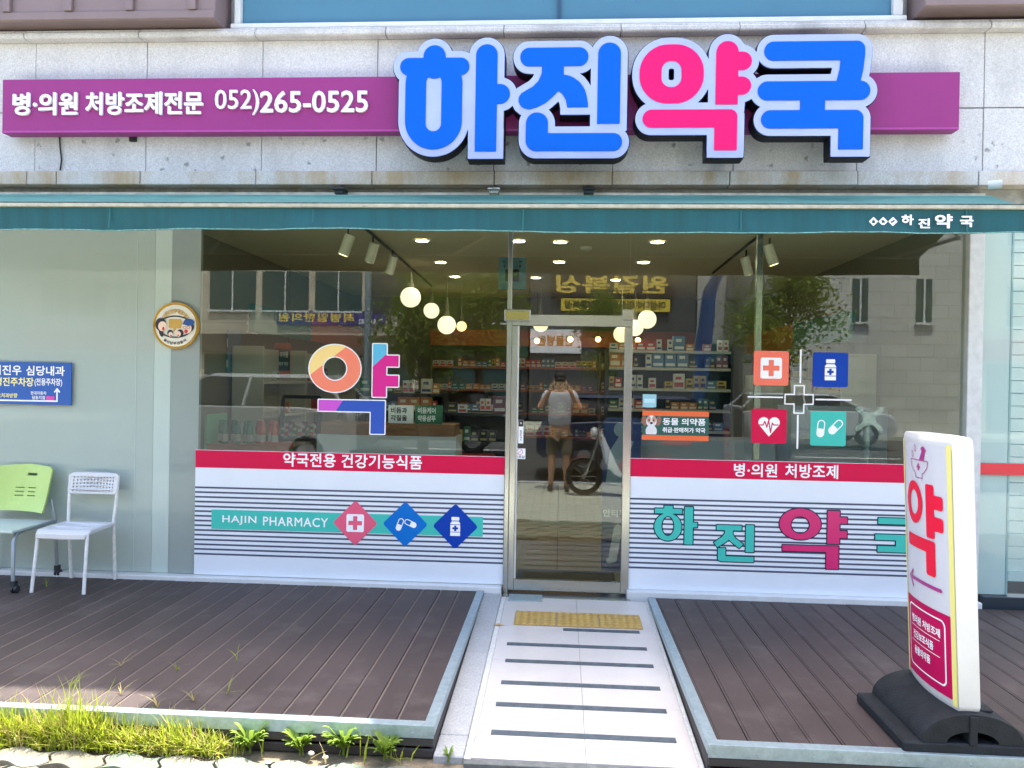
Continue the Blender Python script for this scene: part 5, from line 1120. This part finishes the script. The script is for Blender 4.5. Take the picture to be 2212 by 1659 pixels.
opp('tall grey office building at the far left, across the street', 60, 425, 27, 13, st_g, [(a, a+.16, z, z+1.5) for z in (4.2, 7.6, 10.6) for a in (.08, .3, .52, .76)], mat('shop_red', S(160, 40, 46), .5))
t, hw = opp('beige stone building with a purple banner, across the street', 428, 905, 27, 12, st_b, [(a, a+.21, z, z+1.7) for z in (4.55, 8.2) for a in (.05, .29, .53, .77)], mat('shop_brown', S(96, 84, 74), .5))
z0 = mir(700, 702, 26.9)[2]-GZ; z1 = mir(700, 672, 26.9)[2]-GZ; xa, xb = [mir(q, 690, 26.9)[0]-t.location.x for q in (598, 832)]
bn = thing('banner', 'purple banner with white and yellow lettering on the beige building', 'banner', loc=(t.location.x, -26.95, GZ)); box('banner_sheet', (xa, xb, 0, .06, z0, z1), mat('banner_purple', S(74, 66, 130), .5), bn); wsp = xb-xa; hh = z1-z0
text('lettering', '최병일한의원', xa+.02*wsp, z0+hh*.2, xb-.28*wsp, z0+hh*.85, .066, mat('banner_yellow', S(236, 206, 90), .5), bn, .03, 0, 1.1, True); text('lettering', 'T.256-7582', xb-.24*wsp, z0+hh*.1, xb-.02*wsp, z0+hh*.45, .066, sheet_white, bn, .02, 0, 1, True)
opp('charcoal building beside the boxing gym, across the street', 908, 1140, 28, 13, st_d, [(a, a+.3, z, z+1.6) for z in (4.2, 7.2, 10) for a in (.1, .55)], mat('shop_green', S(40, 90, 70), .5))
t, hw = opp('dark boxing gym building with yellow signboard, across the street', 1143, 1500, 27, 12, st_d, [(a, a+.25, z, z+1.6) for z in (7.9, 10) for a in (.06, .38, .7)], None)
for (ya, yb, xa_, xb_, bgm, txm, s_, lab) in ((586, 642, 1190, 1455, mat('gym_black', S(34, 34, 38), .5), mat('banner_yellow', S(236, 206, 90), .5), '원길복싱', 'black signboard with big yellow and white syllables on the gym building'), (645, 672, 1212, 1448, mat('gym_yellow', S(226, 200, 70), .5), ink, '여성다이어트복싱 / 정통복싱', 'yellow strip signboard below the black signboard on the gym')):
    za, zb_ = mir(1300, yb, 26.8)[2], mir(1300, ya, 26.8)[2]; x_a, x_b = mir(xa_, 640, 26.8)[0], mir(xb_, 640, 26.8)[0]; sb = thing('gym_signboard', lab, 'sign', loc=((x_a+x_b)/2, -26.95, za)); wv, hv = (x_b-x_a)/2, zb_-za
    box('board', (-wv, wv, 0, .1, 0, hv), bgm, sb); text('lettering', s_, -wv*.92, hv*.15, wv*.92, hv*.85, .106, txm, sb, .03, 0, 1, True)
c0_, c1_ = mir(1145, 762, 26.8), mir(1256, 712, 26.8); sb = thing('gym_signboard', 'white signboard with gold syllables low on the gym building', 'sign', loc=((c0_[0]+c1_[0])/2, -26.95, c0_[2])); wv, hv = (c1_[0]-c0_[0])/2, c1_[2]-c0_[2]
box('board', (-wv, wv, 0, .1, 0, hv), sheet_white, sb); text('lettering', '산물병원', -wv*.7, hv*.3, wv*.7, hv*.75, .106, mat('gold_letter', S(180, 140, 60), .5), sb, .03, 0, 1, True)
opp('white ribbed building right of the gym, across the street', 1503, 1690, 30, 14, st_w, [(a, a+.2, z, z+1.3) for z in (4.5, 7.2, 9.9) for a in (.55, .78)], mat('shop_teal', S(40, 100, 110), .5))
opp('large pale stone building with narrow windows, across the street', 1693, 2110, 21.5, 12, st_g, [(a, a+.08, z, z+1.5) for z in (3.9, 6.9) for a in (.68, .35)], None)
opp('grey stone building at the far right, across the street', 2113, 2700, 24, 11, st_b, [(a, a+.14, z, z+1.5) for z in (4, 7) for a in (.1, .35, .6, .82)], mat('shop_red', S(160, 40, 46), .5))
bark = mat('tree_bark', S(96, 84, 70), .9, var=.3, scale=12); tleaf = leaf_mat('tree_leaf', (.2, .3, .06), .4)
def tree(px, py_top, py_bot, Yd, cr, n, label, seed):
    q = random.Random(seed); c = mir(px, 800, Yd); zt, zb_ = mir(px, py_top, Yd)[2], mir(px, py_bot, Yd)[2]; t = thing('street_tree', label, 'tree', 'street trees', (c[0], -Yd, GZ)); H = zt-GZ; cb = zb_-GZ
    tk = MB().tube([(0, 0, -.1), (.03, .02, cb*.5), (-.03, 0, cb), (.05, 0, H*.8)], [.13, .11, .09, .03], 10); cl = []
    for i in range(13):
        a, zz_ = q.uniform(0, 6.28), cb+(H-cb)*q.uniform(.05, .95); r_ = cr*q.uniform(.3, .95)*math.sin(math.pi*min(.95, max(.2, (zz_-cb)/(H-cb)+.1))); e = (r_*math.cos(a), r_*math.sin(a), zz_); tk.tube([(0, 0, max(cb*.8, zz_-.9)), (e[0]*.5, e[1]*.5, zz_-.3), e], [.04, .025, .008], 6); cl += [e, (e[0]*.55, e[1]*.55, zz_-.1)]
    tk.build('trunk', bark, t); cn = MB()
    for i in range(n):
        e = q.choice(cl); p_ = [e[k]+q.gauss(0, cr*.17) for k in range(3)]; s_ = q.uniform(.035, .075); u1 = Vector((q.gauss(0, 1), q.gauss(0, 1), q.gauss(0, .6))).normalized(); u2 = u1.orthogonal().normalized(); P = Vector(p_)
        cn.add([P-u1*s_, P+u2*s_*.7, P+u1*s_, P-u2*s_*.7], [(0, 1, 2, 3)])
    cn.build('crown', tleaf, t, weld=False)
tree(915, 520, 800, 10.5, 1.7, 6500, 'leafy street tree behind the photographer, reflected left of the door', 1); tree(1035, 560, 760, 12, 1.3, 4500, 'smaller leafy street tree next to the left one, reflected in the window', 4)
tree(1700, 560, 790, 15, 1.9, 6500, 'leafy street tree reflected in the right window', 2); tree(1300, 640, 800, 19, 1.4, 3500, 'thin street tree in front of the gym building', 3)
# sign pole
c = mir(793, 822, 13); t = thing('sign_pole', 'grey steel pole carrying a road sign, reflected in the left window', 'sign pole', loc=(c[0], -13, GZ)); zt = mir(793, 560, 13)[2]-GZ
MB().tube([(0, 0, 0), (0, 0, zt)], .09, 12).build('pole', galv, t); MB().box(.1, .75, -.05, 0, zt-1.35, zt-.15).build('sign_plate', mat('plate_grey', S(70, 76, 78), .5), t, .01); MB().tube([(0, -.02, zt-.4), (.6, -.04, zt-.4)], .03, 6).tube([(0, -.02, zt-1.1), (.6, -.04, zt-1.1)], .03, 6).build('bracket', galv, t)
# feather flag
c = mir(1500, 822, 8.5); t = thing('feather_flag', 'tall blue feather flag reflected right of the door', 'flag', loc=(c[0], -8.5, GZ)); zt = mir(1540, 585, 8.5)[2]-GZ
pth = [(0, 0, 0), (-.02, 0, zt*.35), (.0, 0, zt*.65), (.12, 0, zt*.9), (.34, 0, zt)]; MB().tube(pth, .015, 6).build('flag_pole', galv, t)
fb = MB(); V = []
for i in range(13):
    k = i/12; zz_ = zt*(.3+.68*k); xl = np.interp(zz_, [q[2] for q in pth], [q[0] for q in pth]); wd_ = .3*(math.sin(math.pi*(.15+.62*k)))
    for j in range(5): V.append((xl+wd_*j/4, .05*math.sin(j*1.6+i*.5), zz_))
fb.add(V, [(i*5+j, i*5+j+1, i*5+j+6, i*5+j+5) for i in range(12) for j in range(4)], True); fb.build('flag_cloth', mat('flag_blue', S(44, 78, 128), .7), t); MB().lathe([(0, .12), (.22, .1), (.25, 0)], n=16).build('flag_foot', black_rubber, t)
# cars
tyre = mat('tyre', S(28, 28, 30), .8); rim = mat('rim', S(160, 162, 166), .3, .8); cgl = mat('car_glass', S(18, 24, 28), .05, spec=.7); lampm = mat('car_lamp', S(200, 200, 205), .15, coat=.6)
def car(label, x, y, L, H, col, heading):
    t = thing('parked_car', label, 'car', 'cars on the street', (x, y, GZ), heading); paint = mat('paint_%s' % col[0], col[1], .25, .1, coat=1.); W2 = .92
    lo = [(-.5, .22), (-.5, .5), (-.48, .62), (-.28, .66), (.30, .66), (.46, .6), (.5, .48), (.5, .22)]; nl = len(lo); V = []
    for s_, wf in ((-1, .9), (-.88, 1.), (.88, 1.), (1, .9)):
        for a, b in lo: V.append((a*L*(1 if abs(s_) < .95 else .97), s_*W2*wf if abs(s_) > .95 else s_*W2*1.12, b*H*(1 if abs(s_) < .95 else .98)+.0))
    V = []
    for s_, k in ((-1, .94), (-.93, 1.), (.93, 1.), (1, .94)):
        for a, b in lo: V.append((a*L*k, s_*W2, b*H*k+.02))
    Fq = [(i*nl+j, i*nl+(j+1) % nl, (i+1)*nl+(j+1) % nl, (i+1)*nl+j) for i in range(3) for j in range(nl)]; b_ = MB().add(V, Fq, True); b_.add(V[:nl], [tuple(range(nl))]); b_.add(V[3*nl:], [tuple(range(nl-1, -1, -1))]); body = b_.build('body', paint, t, .03, 2)
    up = [(-.46, .65), (-.36, .97), (.10, .99), (.33, .66)]; V = []
    for s_, kz in ((-1, 0), (1, 0)):
        for a, b in up: V.append((a*L, s_*W2*(.95 if b < .7 else .76), b*H))
    MB().add(V, [(0, 1, 2, 3), (7, 6, 5, 4), (0, 4, 5, 1), (1, 5, 6, 2), (2, 6, 7, 3), (3, 7, 4, 0)]).build('cabin_glass', cgl, t, .04, 2)
    MB().add([(a*L, s_*W2*w_, b*H) for s_ in (-1, 1) for a, b, w_ in ((-.37, .955, .79), (-.345, 1.0, .7), (.09, 1.0, .7), (.125, .955, .79))], [(0, 1, 2, 3), (7, 6, 5, 4), (1, 5, 6, 2), (0, 4, 5, 1), (2, 6, 7, 3), (3, 7, 4, 0)]).build('roof', paint, t, .02, 2)
    for s_ in (-1, 1):
        pl_ = MB()
        for a0, b0, a1, b1 in ((.33, .66, .11, .97), (-.05, .66, -.07, .97), (-.46, .66, -.36, .95)): pl_.tube([(a0*L, s_*W2*.955, b0*H), (a1*L, s_*W2*.785, b1*H)], .035, 6)
        pl_.build('pillar', paint, t)
        for a in (-.31, .31):
            wh = MB().lathe([(.2, -.1), (.3, -.1), (.33, -.07), (.33, .07), (.3, .1), (.2, .1)], (a*L, s_*(W2-.08), .33), 24, 'y').build('wheel', tyre, t); MB().lathe([(0, -.085), (.05, -.09), (.19, -.07), (.2, -.095), (.2, .095), (.19, .07), (.05, .09), (0, .085)], (a*L, s_*(W2-.08), .33), 20, 'y').build('rim', rim, wh)
        MB().ball((.475*L, s_*.62, .5*H), .12, 12, (.5, 1.4, .7)).build('headlight', lampm, t); MB().ball((-.475*L, s_*.64, .53*H), .11, 12, (.5, 1.3, .9)).build('tail_light', mat('tail_red', S(150, 20, 24), .2, coat=.5), t); MB().ball((.27*L, s_*1.0, .68*H), .09, 10, (.6, 1, .7)).build('wing_mirror', paint, t)
    return t
c = mir(540, 880, 8.6); car('white sport utility car on the road, reflected in the left window', c[0], -8.6, 4.6, 1.74, ('white', S(150, 154, 158)), math.pi)
c = mir(905, 880, 12.6); car('black saloon car reflected behind the price cards', c[0], -12.6, 4.6, 1.45, ('black', S(24, 26, 30)), math.pi)
c = mir(1420, 880, 9.2); car('dark blue saloon car reflected right of the door', c[0], -9.2, 4.6, 1.45, ('navy', S(26, 40, 72)), 0)
c = mir(1740, 880, 17.5); car('silver saloon car far across the road, reflected in the right window', c[0], -17.5, 4.6, 1.45, ('silver', S(190, 194, 198)), 0)
# motorcycle beside the photographer
mt = thing('motorcycle', 'red and white delivery motorcycle parked beside the photographer, reflected in the door', 'motorcycle', None, (.98, -5.72, GZ)); mred = mat('moto_red', S(180, 30, 40), .25, coat=.8); mwh = mat('moto_white', S(226, 226, 230), .25, coat=.6)
for x in (-.6, .6):
    wh = MB().lathe([(.21, -.035), (.25, -.04), (.275, -.02), (.28, 0), (.275, .02), (.25, .04), (.21, .035)], (x, 0, .28), 24, 'y').build('wheel', tyre, mt); sp = MB().lathe([(0, -.03), (.03, -.03), (.035, 0), (.03, .03), (0, .03)], (x, 0, .28), 12, 'y').lathe([(.2, -.02), (.212, 0), (.2, .02)], (x, 0, .28), 20, 'y')
    for k in range(8): a = k*math.pi/4; sp.tube([(x, 0, .28), (x+.2*math.cos(a), 0, .28+.2*math.sin(a))], .005, 5)
    sp.build('rim', rim, wh)
MB().tube([(-.6, .05, .28), (-.42, .05, .78), (-.36, .03, .98)], .02, 8).tube([(-.6, -.05, .28), (-.42, -.05, .78), (-.36, -.03, .98)], .02, 8).build('fork', steel, mt)
MB().add([(-.6+.31*math.cos(a), s_*.055, .28+.31*math.sin(a)) for a in np.linspace(.3, 2.6, 9) for s_ in (-1, 1)], [(2*i, 2*i+1, 2*i+3, 2*i+2) for i in range(8)], True).build('fender', mred, mt)
MB().prism([(-.42, -.17, .95), (-.36, -.17, .98), (-.1, -.17, .42), (-.02, -.17, .3), (-.14, -.17, .3), (-.3, -.17, .5)], (0, .34, 0)).build('leg_shield', mwh, mt, .03, 2); MB().prism([(-.1, -.1, .5), (.3, -.13, .62), (.7, -.13, .66), (.72, -.13, .5), (.3, -.1, .3), (-.05, -.1, .3)], (0, .22, 0)).build('engine_body', mred, mt, .03, 2)
MB().prism([(.1, -.12, .66), (.65, -.12, .7), (.68, -.12, .77), (.3, -.12, .76), (.1, -.12, .72)], (0, .24, 0)).build('seat', black_rubber, mt, .03, 2); MB().box(.5, .95, -.22, .22, .78, 1.12).build('delivery_box', mred, mt, .03, 2)
MB().tube([(-.34, -.33, 1.02), (-.4, -.15, .98), (-.4, .15, .98), (-.34, .33, 1.02)], .014, 8).build('handlebar', steel, mt); MB().ball((-.46, 0, .93), .095, 14, (.7, 1, 1)).build('headlight', lampm, mt)
for s_ in (-1, 1): MB().tube([(-.36, s_*.26, 1.0), (-.34, s_*.3, 1.18)], .006, 5).ball((-.34, s_*.31, 1.22), .055, 10, (.3, 1, .8)).build('mirror', black_rubber, mt)
MB().tube([(.1, .14, .3), (.75, .17, .36)], [.03, .045], 10).build('exhaust', steel, mt)
# the photographer (seen in the door glass only)
def skin(nm, vs_, es_, mm, parent, sub=2):
    me = bpy.data.meshes.new(nm); me.from_pydata([v[0] for v in vs_], es_, []); o = bpy.data.objects.new(nm, me); COL.objects.link(o); sk = o.modifiers.new('s', 'SKIN'); me = o.data
    for d, v in zip(me.skin_vertices[0].data, vs_): d.radius = (v[1], v[1] if len(v) < 3 else v[2])
    me.skin_vertices[0].data[0].use_root = True; sb = o.modifiers.new('b', 'SUBSURF'); sb.levels = sub; sb.render_levels = sub
    r = bpy.data.meshes.new_from_object(o.evaluated_get(bpy.context.evaluated_depsgraph_get())); bpy.data.objects.remove(o); r.materials.clear(); r.materials.append(mm)
    for q in r.polygons: q.use_smooth = True
    return obj(nm, r, parent)
PYp = -6.14; pr = thing('person', 'person in grey striped t-shirt and shorts holding a phone up, reflected in the door', 'person', loc=(0, PYp, GZ)); skn = mat('skin', S(196, 150, 122), .5)
arm = lambda s_: [((s_*.19, 0, 1.5), .055), ((s_*.31, .1, 1.3), .045), ((s_*.3, .14, 1.27), .042), ((s_*.19, .24, 1.48), .034), ((s_*.11, .275, 1.64), .026), ((s_*.09, .285, 1.69), .03)]
bv = [((0, 0, 1.0), .13, .1), ((0, -.01, 1.25), .13, .1), ((0, 0, 1.46), .12, .08), ((0, .0, 1.56), .055), ((0, .01, 1.64), .075, .085), ((0, .01, 1.74), .08, .095), ((0, .0, 1.82), .055, .07)]; be = [(i, i+1) for i in range(6)]
for s_ in (-1, 1):
    k = len(bv); bv += arm(s_); be += [(2, k)]+[(k+i, k+i+1) for i in range(5)]
    k = len(bv); bv += [((s_*.1, 0, .92), .09), ((s_*.11, .02, .5), .058), ((s_*.115, -.01, .3), .056), ((s_*.12, -.02, .09), .036), ((s_*.12, -.02, .04), .04), ((s_*.13, .14, .03), .032)]; be += [(0, k)]+[(k+i, k+i+1) for i in range(5)]
    for f_ in range(4): kk = len(bv); bv += [((s_*(.085-.0), .29, 1.70+.012-.016*f_), .009), ((s_*.055, .297, 1.715-.016*f_), .008)]; hand = len(bv)-8*0; be += [(([i for i, v in enumerate(bv) if v[0] == (s_*.09, .285, 1.69)][0]), kk), (kk, kk+1)]
skin('body', bv, be, skn, pr)
hr_ = MB().ball((0, -.012, 1.765), .098, 16, (.95, 1.1, .9)); hr_.v = [q for q in hr_.v]; hr_.build('hair', mat('hair_black', S(30, 26, 24), .6), pr)
nose = MB().ball((0, .108, 1.685), .016, 8, (.7, 1, 1.3)).build('nose', skn, pr)
for s_ in (-1, 1): MB().ball((s_*.034, .092, 1.71), .011, 8).build('eye', black_f, pr); MB().ball((s_*.088, .0, 1.69), .026, 8, (.4, .8, 1.2)).build('ear', skn, pr)
MB().ball((0, .094, 1.645), .02, 8, (1.2, .4, .35)).build('mouth', mat('lip', S(160, 90, 84), .5), pr)
tee = mat('tee_grey', S(196, 198, 206), .8, var=.25, scale=2.5, stretch=(.2, .2, 2.2))
skin('t_shirt', [((0, 0, .93), .2, .135), ((0, -.01, 1.15), .19, .125), ((0, -.005, 1.38), .2, .12), ((0, 0, 1.5), .13, .08)]+[v for s_ in (-1, 1) for v in (((s_*.2, .0, 1.49), .085), ((s_*.27, .06, 1.37), .08))], [(0, 1), (1, 2), (2, 3), (2, 4), (4, 5), (2, 6), (6, 7)], tee, pr)
skin('shorts', [((0, 0, .95), .175, .125)]+[v for s_ in (-1, 1) for v in (((s_*.1, 0, .84), .11), ((s_*.12, .01, .52), .095))], [(0, 1), (1, 2), (0, 3), (3, 4)], mat('shorts_khaki', S(120, 112, 96), .85), pr)
for s_ in (-1, 1): MB().ball((s_*.128, .05, .045), .05, 12, (.9, 2.6, .9)).build('shoe', black_f, pr)
ph_ = box('smartphone', (-.078, .078, .305, .313, 1.666, 1.742), black_f, None, .003); ph_.location = (0, PYp, GZ); tag(ph_, 'dark smartphone held in front of the face of the photographer', 'phone')
